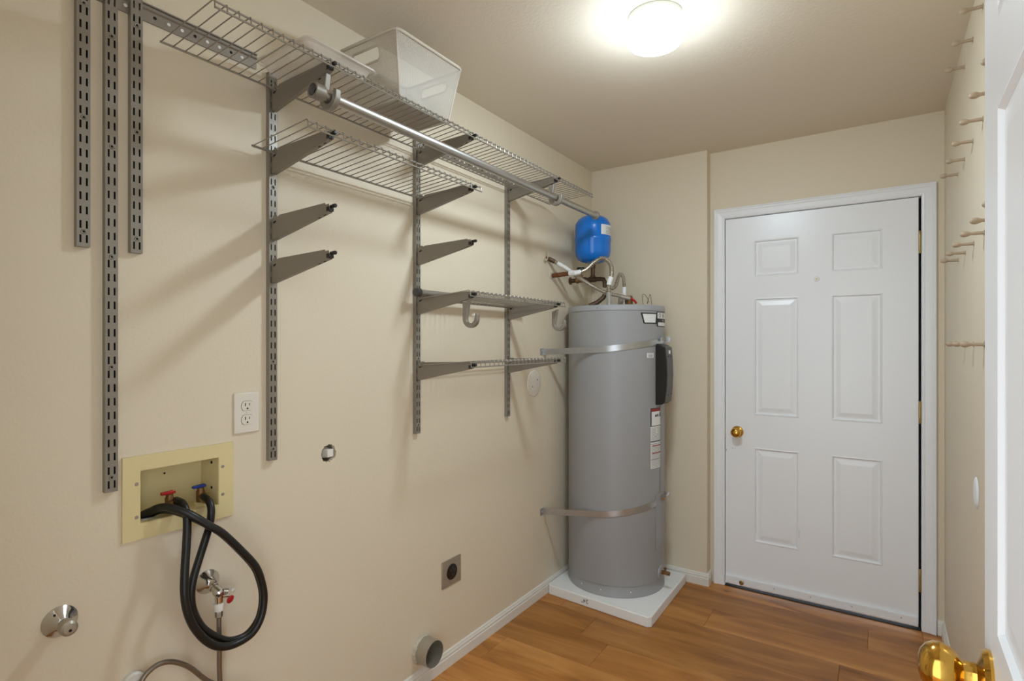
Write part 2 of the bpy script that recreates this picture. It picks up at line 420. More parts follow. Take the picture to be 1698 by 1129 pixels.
MB().box((DX0, 0.0, 2.0315), (DX1, 0.12, DZ1+0.003)).build('jamb_head', 'white', t1, smooth=0)
MB().box((0.7785, 0.046, 0), (0.792, 0.12, 2.03)).box((1.636, 0.046, 0), (1.6575, 0.12, 2.03)).box((0.792, 0.046, 2.015), (1.636, 0.12, 2.03)).build('door_stop', 'dark', t1, smooth=0)  # stop coloured dark for the shade in the gap around the slab
MB().box((0.780, -0.010, 0.0), (1.656, 0.12, 0.003)).build('under_door_shade', 'dark', t1, smooth=0)  # dark strip painting the shade in the gap under the door

# ------------------------------------------------------------------ open door beside the camera
d2 = sempty('door_2', (1.613, 0.955, 0)); d2.rotation_euler = (0, 0, math.radians(90-1.0)+PI)
d2['label'] = 'open white panelled door with polished brass knob'
# local x runs from the latch edge back to the hinge, face towards local -y
r2 = [(0.12,0.35,1.72,1.90),(0.46,0.69,1.72,1.90),(0.12,0.35,1.005,1.62),(0.46,0.69,1.005,1.62),(0.12,0.35,0.24,0.86),(0.46,0.69,0.24,0.86)]
slab_mesh(0, 0.81, 0.012, 2.03, 0.035, r2).build('slab', 'door', d2, smooth=0)
for r in r2:
    panel_mesh(r[1]-r[0], r[3]-r[2], 0.004).build('panel', 'door', d2, loc=((r[0]+r[1])/2, 0, (r[2]+r[3])/2), smooth=0)
MB().lathe(knob_profile(1.12), 40, (0.060, 0, 0.927), (0,-1,0)).build('knob', 'brass', d2, smooth=40)
MB().lathe(knob_profile(0.95), 32, (0.060, 0.035, 0.927), (0,1,0)).build('knob', 'brass', d2, smooth=40)
MB().box((-0.0012, 0.006, 0.897), (0.0, 0.029, 0.957)).build('latch_plate', 'brass', d2)

# ------------------------------------------------------------------ ceiling lamp
cl = thing('ceiling_light', 'lit white glass dome lamp on the ceiling', 'lamp', (0.886, 1.752, CEIL))
MB().lathe([(0.0,0),(0.086,0),(0.088,-0.003),(0.084,-0.030),(0.081,-0.034),(0.0,-0.034)], 40).build('pan', 'lampbase', cl)
gd = MB().lathe([(0.0975,-0.066),(0.094,-0.074),(0.080,-0.090),(0.056,-0.102),(0.026,-0.108),(0.0,-0.110)], 40, open_=True).build('glass_dome', 'lit', cl, smooth=60)
MB().lathe([(0.080,-0.030),(0.091,-0.034),(0.097,-0.042),(0.0998,-0.054),(0.0975,-0.066)], 40, open_=True).build('glass_shoulder', 'litshoulder', gd, smooth=60)

# ------------------------------------------------------------------ slotted standards
W = 0.0254; SD = 0.016; PITCH = 0.032
def standard(y, z0, z1, label, group):
    """y = its middle; slots every 32 mm counted from the bottom"""
    t = thing('wall_standard', label, 'wall standard', (0, y, z0), group)
    h = z1-z0; mb = MB()
    ys = [-W/2, -0.0079, -0.0041, 0.0041, 0.0079, W/2]
    zs = [0.0]; n = int((h-0.012)/PITCH)
    for k in range(n):
        zs += [0.009+k*PITCH, 0.009+k*PITCH+0.0175]
    zs.append(h)
    for j in range(len(zs)-1):
        for i in range(5):
            if i in (1, 3) and j % 2 == 1: continue
            mb.add([(SD,ys[i],zs[j]),(SD,ys[i+1],zs[j]),(SD,ys[i+1],zs[j+1]),(SD,ys[i],zs[j+1])], [(0,1,2,3)])
            if i in (0, 2) and j % 2 == 1:   # slot sides
                mb.add([(SD,ys[i+1],zs[j]),(SD-0.002,ys[i+1],zs[j]),(SD-0.002,ys[i+1],zs[j+1]),(SD,ys[i+1],zs[j+1])], [(0,1,2,3)])
    for s in (-W/2, W/2):
        mb.add([(0,s,0),(SD,s,0),(SD,s,h),(0,s,h)], [(0,1,2,3)])
    mb.add([(0,-W/2,0),(SD,-W/2,0),(SD,W/2,0),(0,W/2,0)], [(0,1,2,3)])
    mb.add([(0,-W/2,h),(SD,-W/2,h),(SD,W/2,h),(0,W/2,h)], [(0,1,2,3)])
    mb.build('channel', 'nickel', t, smooth=0)
    # added dark sheet, the shade of the hollow channel seen through the slots
    MB().box((0.0005,-W/2+0.001,0.001),(0.003,W/2-0.001,h-0.001)).build('channel_shade', 'dark', t, smooth=0)
    k = 1
    while k < n:
        z = 0.009 + k*PITCH - 0.0072
        s = MB().lathe([(0,0.001),(0.0030,0.001),(0.0045,0.0018),(0.0058,0.0004),(0.0058,0)], 14, (SD,0,z), (1,0,0)).build('screw', 'nickel', t)
        MB().lathe([(0,0.0012),(0.0028,0.0012),(0.0028,0.001),(0,0.001)], 10, (SD,0,z), (1,0,0)).build('screw_recess', 'dark', s)
        k += 8
    return t
G = 'slotted wall standards'
standard(0.4875, 1.561, 2.20, 'short empty slotted standard left of the long empty standard', G)
standard(0.5415, 0.999, 2.20, 'long empty slotted standard hanging just above the washer outlet box', G)
standard(0.5935, 1.561, 2.20, 'short empty slotted standard between the long empty one and the wire shelves', G)
YD, YE, YFs = 0.950, 1.560, 2.181
standard(YD, 1.000, 2.138, 'shelf standard right of the white duplex outlet, carrying four brackets', G)
standard(YE, 0.995, 2.145, 'shelf standard in the middle of the run, carrying five brackets', G)
standard(YFs, 0.992, 2.150, 'shelf standard beside the water heater, carrying three brackets', G)

# ------------------------------------------------------------------ hanging rails at the top
def rail(y0, y1, z0, z1, label):
    t = thing('hanging_rail', label, 'rail', (0, y0, z0), 'hanging rails')
    L = y1-y0; h = z1-z0
    prof = [(0.0005,0),(0.0045,0.0),(0.0045,h*0.62),(0.0085,h*0.70),(0.0085,h*0.80),(0.0045,h*0.82),(0.0045,h*0.9),(0.009,h*0.93),(0.009,h),(0.0005,h)]
    MB().prism(prof, lambda a,b,u: (a, u, b), 0, L).build('track', 'nickel', t, smooth=0)
    n = int(L/0.032)
    for k in range(n):
        MB().lathe([(0,0.0003),(0.0042,0.0003),(0.0042,0),(0,0)], 12, (0.0045, 0.016+k*0.032, h*0.38), (1,0,0)).build('hole', 'label' if k % 3 else 'dark', t)
    return t
rail(0.43, 0.905, 2.133, 2.176, 'short grey hanging rail behind the empty standards')
rail(1.585, 2.36, 2.108, 2.150, 'longer grey hanging rail behind the top shelf, beside the water heater')

# ------------------------------------------------------------------ shelf brackets
def bracket_outline():
    return [(0.0165,-0.058),(0.0165,0.000),(0.0205,0.003),(0.024,0.002),(0.027,0.008),(0.033,0.011),(0.037,0.008),(0.042,0.0095),(0.045,0.004),
            (0.050,0.002),(0.056,0.0065),(0.262,-0.002),(0.264,-0.007),(0.278,-0.007),(0.280,-0.012),(0.283,-0.021),(0.274,-0.0285),(0.030,-0.0605),(0.022,-0.0615)]
def lift(p): return (p[0], p[1] + 0.0165*max(0.0, p[0]-0.03)/0.25)     # the arms rise a little towards their tips
BR = {}
def bracket_parts():
    o = [lift(p) for p in bracket_outline()]; t = 0.0012
    mb = MB()
    for s in (-1, 1):
        mb.prism(o, lambda a,b,u: (a, u, b), s*0.0062-t/2, s*0.0062+t/2)
    # rounded bottom web
    web = [(0.022,-0.0615),(0.030,-0.0605),(0.274,-0.0285),(0.2745,-0.0272),(0.030,-0.0592),(0.022,-0.0600)]
    web = [lift(p) for p in web]
    mb.prism(web, lambda a,b,u: (a, u, b), -0.0066, 0.0066)
    mb.box((0.0168,-0.0055,-0.057),(0.0180,0.0055,-0.002))
    BR['body'] = mb.mesh('bracket_body', 0); BR['body'].materials.append(M['bracket'])
    pg = MB().lathe([(0,-0.012),(0.0042,-0.012),(0.0042,0.004),(0.0055,0.005),(0.0055,0.014),(0.004,0.016),(0,0.016)], 12, (0.283,0,0.003), (1,0,0.0)).box((0.268,-0.0072,-0.010),(0.281,0.0072,0.002))
    BR['tip'] = pg.mesh('bracket_tip', 30); BR['tip'].materials.append(M['black'])
    sl = MB().prism([(0.026,-0.012),(0.029,-0.0145),(0.040,-0.0105),(0.041,-0.008),(0.038,-0.006),(0.028,-0.009)], lambda a,b,u: (a,u,b), -0.0071, 0.0071)
    BR['slot'] = sl.mesh('catch_slot', 0); BR['slot'].materials.append(M['dark'])
    us = MB()
    for a in (0.225, 0.248):
        z = -0.0605 + (a-0.030)*(0.1311+0.066)
        us.add([(a,-0.002,z-0.0006),(a+0.010,-0.002,z+0.0014),(a+0.010,0.002,z+0.0014),(a,0.002,z-0.0006)], [(0,1,2,3)])
    BR['under'] = us.mesh('underside_slots', 0); BR['under'].materials.append(M['dark'])
bracket_parts()
ZS = {'top': 2.085, 'mid': 1.901, 'three': 1.707, 'four': 1.582, 'five': 1.517, 'six': 1.263}
def bracket(y, z, label):
    t = thing('shelf_bracket', label, 'bracket', (0, y, z), 'shelf brackets')
    place('arm', BR['body'], t); place('tip_plug', BR['tip'], t); place('catch_slot', BR['slot'], t); place('underside_slots', BR['under'], t)
    return t
where = {'D': (YD, 'on the standard right of the white outlet'), 'E': (YE, 'on the middle standard'), 'F': (YFs, 'on the standard beside the water heater')}
for lev, st, txt in (('top','D','grey bracket holding up the long top shelf'), ('top','E','grey bracket holding up the long top shelf'), ('top','F','grey bracket holding up the long top shelf'),
                     ('mid','D','grey bracket under the second wire shelf'), ('mid','E','grey bracket under the second wire shelf'),
                     ('three','D','upper of two bare grey brackets'), ('four','D','lower of two bare grey brackets'), ('three','E','single bare grey bracket without a shelf'),
                     ('five','E','grey bracket with a rod hook under a short wire shelf'), ('five','F','grey bracket under the upper short wire shelf'),
                     ('six','E','lowest grey bracket, under the lower short wire shelf'), ('six','F','lowest grey bracket, under the lower short wire shelf')):
    bracket(where[st][0], ZS[lev]+0.0, '%s, %s' % (txt, where[st][1]))

# ------------------------------------------------------------------ wire shelves
CW = {}
def cross_mesh(x0, x1, zb, zf, lip, r=0.0016):
    pts = [(x0,0,zb),(x1-0.006,0,zf),(x1-0.002,0,zf-0.0012),(x1,0,zf-0.005),(x1,0,zf-lip)]
    me = MB().tube(pts, r, 6).mesh('cross_wire', 40); me.materials.append(M['wire']); return me
def wire_shelf(y0, y1, z, label, x0=0.034, x1=0.287, step=0.0278):
    t = thing('wire_shelf', label, 'wire shelf', (0, y0, z), 'wire shelves')
    L = y1-y0; lip = 0.0215; zb, zf = -0.004, 0.0155
    if 'c' not in CW: CW['c'] = cross_mesh(x0, x1, zb, zf, lip)
    n = int(round(L/step)); st = L/n
    for k in range(n+1):
        place('cross_wire', CW['c'], t, loc=(0, k*st, 0))
    MB().tube([(x0,0,zb+0.003),(x0,L,zb+0.003)], 0.0023, 8).build('back_wire', 'wire', t)
    MB().tube([(x0+0.007,0,zb-0.0028),(x0+0.007,L,zb-0.0028)], 0.0019, 8).build('back_wire', 'wire', t)
    MB().tube([(x1-0.003,0,zf-0.0045),(x1-0.003,L,zf-0.0045)], 0.0024, 8).build('front_wire', 'wire', t)
    MB().tube([(x1+0.0028,0,zf-lip+0.001),(x1+0.0028,L,zf-lip+0.001)], 0.0025, 8).build('front_lip_wire', 'wire', t)
    return t
wire_shelf(0.637, 2.535, ZS['top'], 'long wire shelf at the top of the run, carrying the white mesh bin')
wire_shelf(0.873, 1.603, ZS['mid'], 'wire shelf second from the top, below the hanging rod')
wire_shelf(1.540, 2.245, ZS['five'], 'short wire shelf with a rod hook under it')
wire_shelf(1.545, 2.250, ZS['six'], 'lowest short wire shelf, beside the grey water heater')

# ------------------------------------------------------------------ rod hooks and rods
def hook_mesh():
    # J-shaped plate in the x-z plane, bowl centre at the origin
    ri, ro = 0.0185, 0.034
    out = []
    out += [(-ro, 0.054), (-ro, 0.0)]
    for k in range(1, 18): a = PI + k*(PI*0.93)/17; out.append((ro*math.cos(a), ro*math.sin(a)))
    a = PI + PI*0.93
    out.append((0.034, 0.014)); out.append((0.024, 0.018)); 
    for k in range(17, -1, -1): a = PI + k*(PI*0.93)/17; out.append((ri*math.cos(a), ri*math.sin(a)))
    out += [(-0.015, 0.014), (-0.006, 0.066)]
    me = MB().prism(out, lambda a,b,u: (a,u,b), -0.008, 0.008).mesh('hook_plate', 25)
    me.materials.append(M['nickel']); return me
HK = hook_mesh()
def rod_hook(y, zs, label, x=0.275):
    t = thing('rod_hook', label, 'hook', (x, y, zs-0.084), 'rod hooks')
    place('hook_plate', HK, t, bevel=0.0015)
    MB().box((0.002,-0.005,0.010),(0.012,0.005,0.018)).box((0.016,-0.0045,0.006),(0.024,0.0045,0.016)).build('snap_tab', 'whiteplastic', t, loc=(0.004,0,-0.001)) if 'empty' in label else None
    return t
rod_hook(YD, ZS['top'], 'grey hook holding the near end of the hanging rod, beside the top bracket')
rod_hook(YFs, ZS['top'], 'grey hook holding the hanging rod, near the blue tank')
rod_hook(YE, ZS['five'], 'empty grey J hook under the short wire shelf')
rod_hook(YFs+0.03, ZS['five'], 'grey hook at the shelf end touching the water heater')
RX, RZ = 0.275, ZS['top']-0.084+0.0015
rd = thing('hanging_rod', 'long brushed metal hanging rod under the top shelf', 'rod', (RX, 0.90, RZ))
MB().tube([(0,0.02,0),(0,1.70,0)], 0.0152, 20).build('tube', 'rod', rd)
MB().ring(0.0215, 0.0165, 0.0, 0.030, 28, (0,-0.006,0), (0,1,0)).build('end_cap', 'nickel', rd)
MB().lathe([(0,0),(0.0165,0),(0.0165,0.002),(0,0.002)], 24, (0,0.012,0), (0,1,0)).build('cap_inside', 'dark', rd)
MB().lathe([(0,0),(0.022,0),(0.0225,0.004),(0.0225,0.012),(0.018,0.016),(0,0.016)], 28, (0,1.69,0), (0,1,0)).build('end_cap', 'nickel', rd)
r2o = thing('spare_rod', 'spare metal rod with a dark end cap lying at the back of the short shelf', 'rod', (0.058, 1.500, ZS['five']+0.0175))
MB().tube([(0,0.01,0),(0,0.775,0)], 0.0125, 16).build('tube', 'nickel', r2o)
MB().lathe([(0,0),(0.010,0),(0.0155,0.003),(0.0165,0.008),(0.0165,0.024),(0.013,0.027),(0.0,0.027)], 24, (0,-0.002,0), (0,1,0)).build('end_cap', 'darkcap', r2o)
MB().lathe([(0,0),(0.0165,0.001),(0.0165,0.020),(0.012,0.024),(0,0.024)], 24, (0,0.757,0), (0,1,0)).build('end_cap', 'darkcap', r2o)

# ------------------------------------------------------------------ white mesh bin and the tray beside it
def bin_():
    z0 = ZS['top']+0.0165
    t = thing('mesh_bin', 'white mesh storage bin standing on the top wire shelf', 'bin', (0, 0, z0))
    zt = 2.292-z0
    B = [(0.062,1.215),(0.265,1.215),(0.265,1.445),(0.062,1.445)]     # base corners
    T = [(0.030,1.176),(0.290,1.176),(0.290,1.486),(0.030,1.486)]     # rim corners
    def pt(side, u, v):
        i, j = side, (side+1) % 4
        bx = B[i][0]+(B[j][0]-B[i][0])*u; by = B[i][1]+(B[j][1]-B[i][1])*u
        tx = T[i][0]+(T[j][0]-T[i][0])*u; ty = T[i][1]+(T[j][1]-T[i][1])*u
        return (bx+(tx-bx)*v, by+(ty-by)*v, zt*v)
    def handle(side, u, v):
        return side in (0, 2) and abs(u-0.45) < 0.25 and 0.66 < v < 0.86
    for side in range(4):
        mb = MB(); nu = 62 if side % 2 == 0 else 74; nv = 46; wu = 0.155/nu; wv = 0.155/nv
        for k in range(nu+1):
            u = k/nu
            for v0, v1 in (((0,0.66),(0.86,1)) if handle(side,u,0.75) else ((0,1),)):
                mb.add([pt(side,u-wu,v0),pt(side,u+wu,v0),pt(side,u+wu,v1),pt(side,u-wu,v1)], [(0,1,2,3)])
        for k in range(nv+1):
            v = k/nv
            for u0, u1 in (((0,0.20),(0.70,1)) if handle(side,0.5,v) else ((0,1),)):
                mb.add([pt(side,u0,v-wv),pt(side,u1,v-wv),pt(side,u1,v+wv),pt(side,u0,v+wv)], [(0,1,2,3)])
        o = mb.build('mesh_side', 'mesh', t, smooth=0, solid=0.0006)
        if side in (0, 2):
            cs = [(0.20,0.70),(0.20,0.82),(0.24,0.87),(0.66,0.87),(0.70,0.82),(0.70,0.70),(0.66,0.655),(0.24,0.655),(0.20,0.70),(0.20,0.74)]
            MB().tube([pt(side,*c) for c in cs], 0.0035, 8).build('handle_rim', 'mesh', t)
    nb = MB()
    for k in range(53):
        x = 0.062+0.203*k/52; nb.add([(x-0.0007,1.215,0.0),(x+0.0007,1.215,0),(x+0.0007,1.445,0),(x-0.0007,1.445,0)], [(0,1,2,3)])
    for k in range(59):
        y = 1.215+0.23*k/58; nb.add([(0.062,y-0.0007,0.0),(0.062,y+0.0007,0),(0.265,y+0.0007,0),(0.265,y-0.0007,0)], [(0,1,2,3)])
    nb.build('mesh_base', 'mesh', t, smooth=0, solid=0.0006)
    # rounded rim
    rim = []
    cr = 0.022
    cc = [(T[0][0]+cr,T[0][1]+cr,PI),(T[1][0]-cr,T[1][1]+cr,1.5*PI),(T[2][0]-cr,T[2][1]-cr,0),(T[3][0]+cr,T[3][1]-cr,0.5*PI)]
    for cx, cy, a0 in cc:
        for k in range(7):
            a = a0+k*PI/12; rim.append((cx+cr*math.cos(a)*1.12, cy+cr*math.sin(a)*1.12, zt))
    rim += rim[:2]
    MB().tube(rim, 0.0052, 8).build('rim', 'mesh', t)
    for i in range(4):
        MB().tube([(B[i][0],B[i][1],0.002),(T[i][0]+(0.004 if i in (0,3) else -0.004),T[i][1]+(0.004 if i < 2 else -0.004),zt)], 0.003, 8).build('corner_post', 'mesh', t)
    p = MB().box((0.072,1.225,z0+0.0016),(0.255,1.435,z0+0.0030)).build('paper_sheet', 'paper', bevel=0.0004, smooth=0)
    tag(p, 'pale printed paper lying in the bottom of the white mesh bin', 'paper')
    pr = MB()
    for x, y, w, h in ((0.10,1.30,0.05,0.04),(0.11,1.37,0.06,0.05),(0.18,1.33,0.03,0.06)):
        pr.add([(x,y,z0+0.00145),(x+w,y,z0+0.00145),(x+w,y+h,z0+0.00145),(x,y+h,z0+0.00145)], [(0,1,2,3)])
    M['pink'] = material('pink_print', (206, 150, 132), 0.7)
    pr.build('pink_print', 'pink', p, smooth=0)
bin_()
tz = ZS['top']+0.0175
tr = thing('plastic_tray', 'clear plastic tray lying on the top shelf beside the mesh bin', 'tray', (0, 0, tz))
def trayloop(x0, x1, y0, y1, z, c=0.02, n=5):
    out = []
    for cx, cy, a0 in ((x0+c,y0+c,PI),(x1-c,y0+c,1.5*PI),(x1-c,y1-c,0),(x0+c,y1-c,0.5*PI)):
        for k in range(n): a = a0+k*PI/2/(n-1); out.append((cx+c*math.cos(a), cy+c*math.sin(a), z))
    return out
lv = [trayloop(0.07,0.262,0.895,1.085,0.0), trayloop(0.06,0.272,0.882,1.100,0.026), trayloop(0.05,0.284,0.872,1.110,0.031), trayloop(0.05,0.286,0.870,1.112,0.024)]
n = len(lv[0]); vs = [p for l in lv for p in l]
fs = [tuple(range(n))] + [(i*n+k, i*n+(k+1)%n, (i+1)*n+(k+1)%n, (i+1)*n+k) for i in range(3) for k in range(n)]
MB().add(vs, fs).build('shell', 'tray', tr, solid=0.0016)

# ------------------------------------------------------------------ washer outlet box
wo = thing('washer_outlet_box', 'ivory plastic washing machine outlet box recessed in the wall', 'outlet box', (0, 0.70, 0.97))
fy0, fy1, fz0, fz1 = -0.133, 0.136, -0.102, 0.101; hy0, hy1, hz0, hz1 = -0.095, 0.096, -0.064, 0.065
mb = MB()
mb.box((0.0005,fy0,fz0),(0.006,hy0,fz1)).box((0.0005,hy1,fz0),(0.006,fy1,fz1)).box((0.0005,hy0,fz0),(0.006,hy1,hz0)).box((0.0005,hy0,hz1),(0.006,hy1,fz1))
mb.build('faceplate', 'ivory', wo, smooth=0)
bx = MB(); d = -0.088
for q in ([(0.004,hy0,hz0),(d,hy0,hz0),(d,hy0,hz1),(0.004,hy0,hz1)], [(0.004,hy1,hz0),(d,hy1,hz0),(d,hy1,hz1),(0.004,hy1,hz1)],
          [(0.004,hy0,hz0),(d,hy0,hz0),(d,hy1,hz0),(0.004,hy1,hz0)], [(0.004,hy0,hz1),(d,hy0,hz1),(d,hy1,hz1),(0.004,hy1,hz1)],
          [(d,hy0,hz0),(d,hy1,hz0),(d,hy1,hz1),(d,hy0,hz1)]):
    bx.add(q, [(0,1,2,3)])
bx.build('recess', 'ivory', wo, smooth=0, solid=0.002)
for y, z in ((-0.103,0.034),(-0.103,-0.046),(0.106,0.038),(0.106,-0.038)):
    MB().lathe([(0,0.001),(0.0042,0.0008),(0.0046,0)], 12, (0.006,y,z), (1,0,0)).build('screw', 'zinc', wo)
for y, z in ((-0.06,0.01),(0.0,0.028)):
    MB().lathe([(0,0.0012),(0.0028,0.0012),(0.0028,0)], 10, (d+0.0008,y,z), (1,0,0)).build('screw_hole', 'dark', wo)
for x, z in ((-0.03,0.047),(-0.03,-0.022)):
    MB().lathe([(0,0.0012),(0.0042,0.0012),(0.0042,0)], 10, (x,hy1-0.0009,z), (0,-1,0)).build('screw_hole', 'dark', wo)
for y, col in ((-0.012,'red'), (0.066,'bluehandle')):
    v = MB().lathe([(0.0,0),(0.010,0),(0.0105,0.006),(0.0105,0.030),(0.0085,0.034),(0.0085,0.040),(0,0.040)], 16, (-0.032,y,hz0+0.008)).tube([(-0.032,y,hz0+0.026),(-0.010,y,hz0+0.024)], 0.0085, 14).build('valve', 'bronze', wo)
    MB().prism([(-0.021,-0.004),(-0.020,0.003),(0.010,0.0045),(0.013,0.002),(0.013,-0.004)], lambda a,b,u: (-0.032+u, y+a, hz0+0.052+b), -0.006, 0.006).build('handle', col, v, bevel=0.0015)
    MB().lathe([(0.005,0),(0.0125,0),(0.014,0.003),(0.014,0.012),(0.0125,0.015),(0.005,0.015)], 18, (-0.012,y,hz0+0.024), (1,0.0,-0.05)).build('hose_nut', 'hinge', v)
    MB().lathe([(0,0),(0.017,0),(0.017,0.006),(0.012,0.009),(0,0.009)], 20, (-0.032,y,hz0+0.001)).build('collar', 'ivory', v)
MB().lathe([(0.022,0),(0.026,0),(0.026,0.003),(0.0,0.003)], 20, (-0.04,-0.068,hz0+0.001)).build('drain_cap', 'zinc', wo)

# ------------------------------------------------------------------ washer hoses
hR = [(-0.005, 0.691, 0.941), (0.025, 0.692, 0.938), (0.045, 0.691, 0.924), (0.055, 0.69, 0.898), (0.07, 0.681, 0.844), (0.085, 0.67, 0.785), (0.09, 0.667, 0.735), (0.09, 0.674, 0.687), (0.09, 0.691, 0.641), (0.09, 0.72, 0.595), (0.09, 0.753, 0.566), (0.09, 0.795, 0.554), (0.09, 0.84, 0.562), (0.09, 0.866, 0.594), (0.09, 0.875, 0.642), (0.09, 0.869, 0.688), (0.09, 0.851, 0.738), (0.088, 0.811, 0.794), (0.085, 0.763, 0.853), (0.08, 0.731, 0.881), (0.065, 0.693, 0.916), (0.035, 0.663, 0.935), (0.01, 0.647, 0.936), (-0.015, 0.636, 0.925), (-0.04, 0.626, 0.913)]
hB = [(-0.005, 0.76, 0.935), (0.02, 0.762, 0.925), (0.035, 0.76, 0.904), (0.04, 0.753, 0.868), (0.05, 0.737, 0.837), (0.06, 0.715, 0.791), (0.068, 0.698, 0.752), (0.07, 0.692, 0.714), (0.07, 0.698, 0.672), (0.07, 0.72, 0.623), (0.07, 0.757, 0.582), (0.07, 0.792, 0.558), (0.07, 0.836, 0.554), (0.07, 0.867, 0.577), (0.07, 0.88, 0.609), (0.069, 0.883, 0.648), (0.069, 0.875, 0.688), (0.069, 0.858, 0.732), (0.067, 0.819, 0.788), (0.064, 0.773, 0.845), (0.058, 0.741, 0.875), (0.045, 0.703, 0.905), (0.015, 0.675, 0.922), (-0.01, 0.658, 0.924), (-0.03, 0.649, 0.916), (-0.05, 0.633, 0.907)]
tag(MB().tube(smooth_path(hR), 0.0098, 12).build('washer_hose', 'rubber', smooth=60), 'black rubber hose looping from the red handled valve', 'hose', 'washer hoses')
tag(MB().tube(smooth_path(hB), 0.0096, 12).build('washer_hose', 'rubber', smooth=60), 'black rubber hose looping from the blue handled valve', 'hose', 'washer hoses')

# ------------------------------------------------------------------ duplex outlet
ot = thing('duplex_outlet', 'white duplex power outlet with two sockets beside the washer box', 'outlet', (0, 0.876, 1.1475))
MB().box((0.0005,-0.0375,-0.057),(0.0060,0.0375,0.057)).build('cover_plate', 'outlet', ot, bevel=0.0025)
for z in (0.0195, -0.0195):
    o = []
    for k in range(32):
        a = 2*PI*k/32; o.append((0.0172*math.cos(a), max(-0.0135, min(0.0135, 0.0172*math.sin(a)))))
    rc = MB().prism(o, lambda a,b,u: (u, a, z+b), 0.006, 0.0076).build('socket', 'outlet', ot, smooth=0)
    MB().prism([(p*1.045, q*1.045) for p, q in o], lambda a,b,u: (u, a, z+b), 0.0058, 0.0063).build('socket_gap', 'dark', rc, smooth=0)
    MB().box((0.0072,-0.0075,-0.0045+0.004+z),(0.00785,-0.0051,0.0045+0.004+z)).box((0.0072,0.0050,-0.0035+0.004+z),(0.00785,0.0070,0.0035+0.004+z)).build('slot', 'dark', rc, smooth=0)
    MB().lathe([(0,0.0003),(0.0026,0.0003),(0.0026,0),(0,0)], 10, (0.0076,0,z-0.0075), (1,0,0)).build('ground_hole', 'dark', rc)
MB().lathe([(0,0.0012),(0.003,0.0009),(0.0035,0)], 12, (0.006,0,0), (1,0,0)).build('screw', 'outlet', ot)

# ------------------------------------------------------------------ plug in the torn hole
hp = thing('capped_pipe_stub', 'square white capped stub in a torn hole in the wall', 'pipe cap', (0, HOLE[0], HOLE[1]))
MB().box((-0.07,-0.009,-0.013),(0.006,0.014,0.012)).build('cap', 'whiteplastic', hp, bevel=0.002)
MB().lathe([(0,-0.139),(0.018,-0.139),(0.018,-0.02),(0,-0.02)], 16, (0,0,0), (1,0,0)).build('stub', 'plaster', hp)

# ------------------------------------------------------------------ dryer outlet
do = thing('dryer_outlet', 'square brushed metal dryer outlet with black round socket', 'outlet', (0, 1.7735, 0.386))
MB().box((0.0005,-0.0605,-0.056),(0.005,0.0605,0.056)).build('cover_plate', 'duct', do, bevel=0.0015)
sk = MB().lathe([(0,0.004),(0.028,0.004),(0.0315,0.003),(0.0325,0)], 28, (0.005,0,0), (1,0,0)).build('socket', 'black', do)
for y, z in ((-0.010,0.008),(0.010,0.008),(0,-0.013),(0,0.018)):
    MB().box((0.0088,y-0.0018,z-0.005),(0.0093,y+0.0018,z+0.005)).build('slot', 'bronze', sk, smooth=0)

# ------------------------------------------------------------------ vent duct
vd = thing('vent_duct', 'short round metal dryer duct sticking out of the wall', 'duct', (0, DUCT[0], DUCT[1]))
MB().ring(0.050, 0.0488, -0.115, 0.066, 40, (0,0,0), (1,0.0,0)).build('pipe', 'duct', vd)
cr_ = MB(); nn = 48; vs = []; fs = []
for k in range(nn):
    a = 2*PI*k/nn; r1 = 0.0505; rr = 0.056+random.uniform(-0.002,0.004)
    vs += [(0.0135+random.uniform(-0.002,0.002), r1*math.cos(a), r1*math.sin(a)), (0.0005, rr*math.cos(a), rr*math.sin(a))]
for k in range(nn):
    m = (k+1) % nn; fs.append((2*k, 2*m, 2*m+1, 2*k+1))
cr_.add(vs, fs).build('caulk', 'plaster', vd, smooth=60)
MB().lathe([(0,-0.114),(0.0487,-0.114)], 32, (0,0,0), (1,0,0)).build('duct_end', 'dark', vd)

# ------------------------------------------------------------------ capped gas stub
g1 = thing('gas_stub', 'capped chrome gas stub with round flange low on the wall', 'pipe stub', (0, 0.449, 0.734))
MB().lathe([(0.010,0.022),(0.012,0.021),(0.019,0.013),(0.029,0.006),(0.0335,0.002),(0.0335,0.0003),(0.010,0.0003)], 36, (0,0,0), (1,0,0)).build('flange', 'chrome', g1)
MB().lathe([(0,0.0),(0.0105,0.0),(0.0105,0.040),(0.0,0.040)], 20, (0,0,0), (1,0,0)).build('stub', 'chrome', g1)
cp = MB().lathe([(0,0.030),(0.013,0.030),(0.0155,0.034),(0.0165,0.046),(0.016,0.056),(0.011,0.060),(0,0.061)], 24, (0,0,0), (1,0,0)).build('cap', 'duct', g1)
MB().lathe([(0,0.0008),(0.003,0.0008),(0.003,0),(0,0)], 12, (0.061,0,-0.003), (1,0,0)).build('cap_hole', 'dark', cp)
# fixing hole in the flange
MB().lathe([(0,0.001),(0.0025,0.001),(0.0025,0)], 8, (0.010,-0.012,0.02), (1,-0.3,0.5)).build('flange_hole', 'dark', g1)

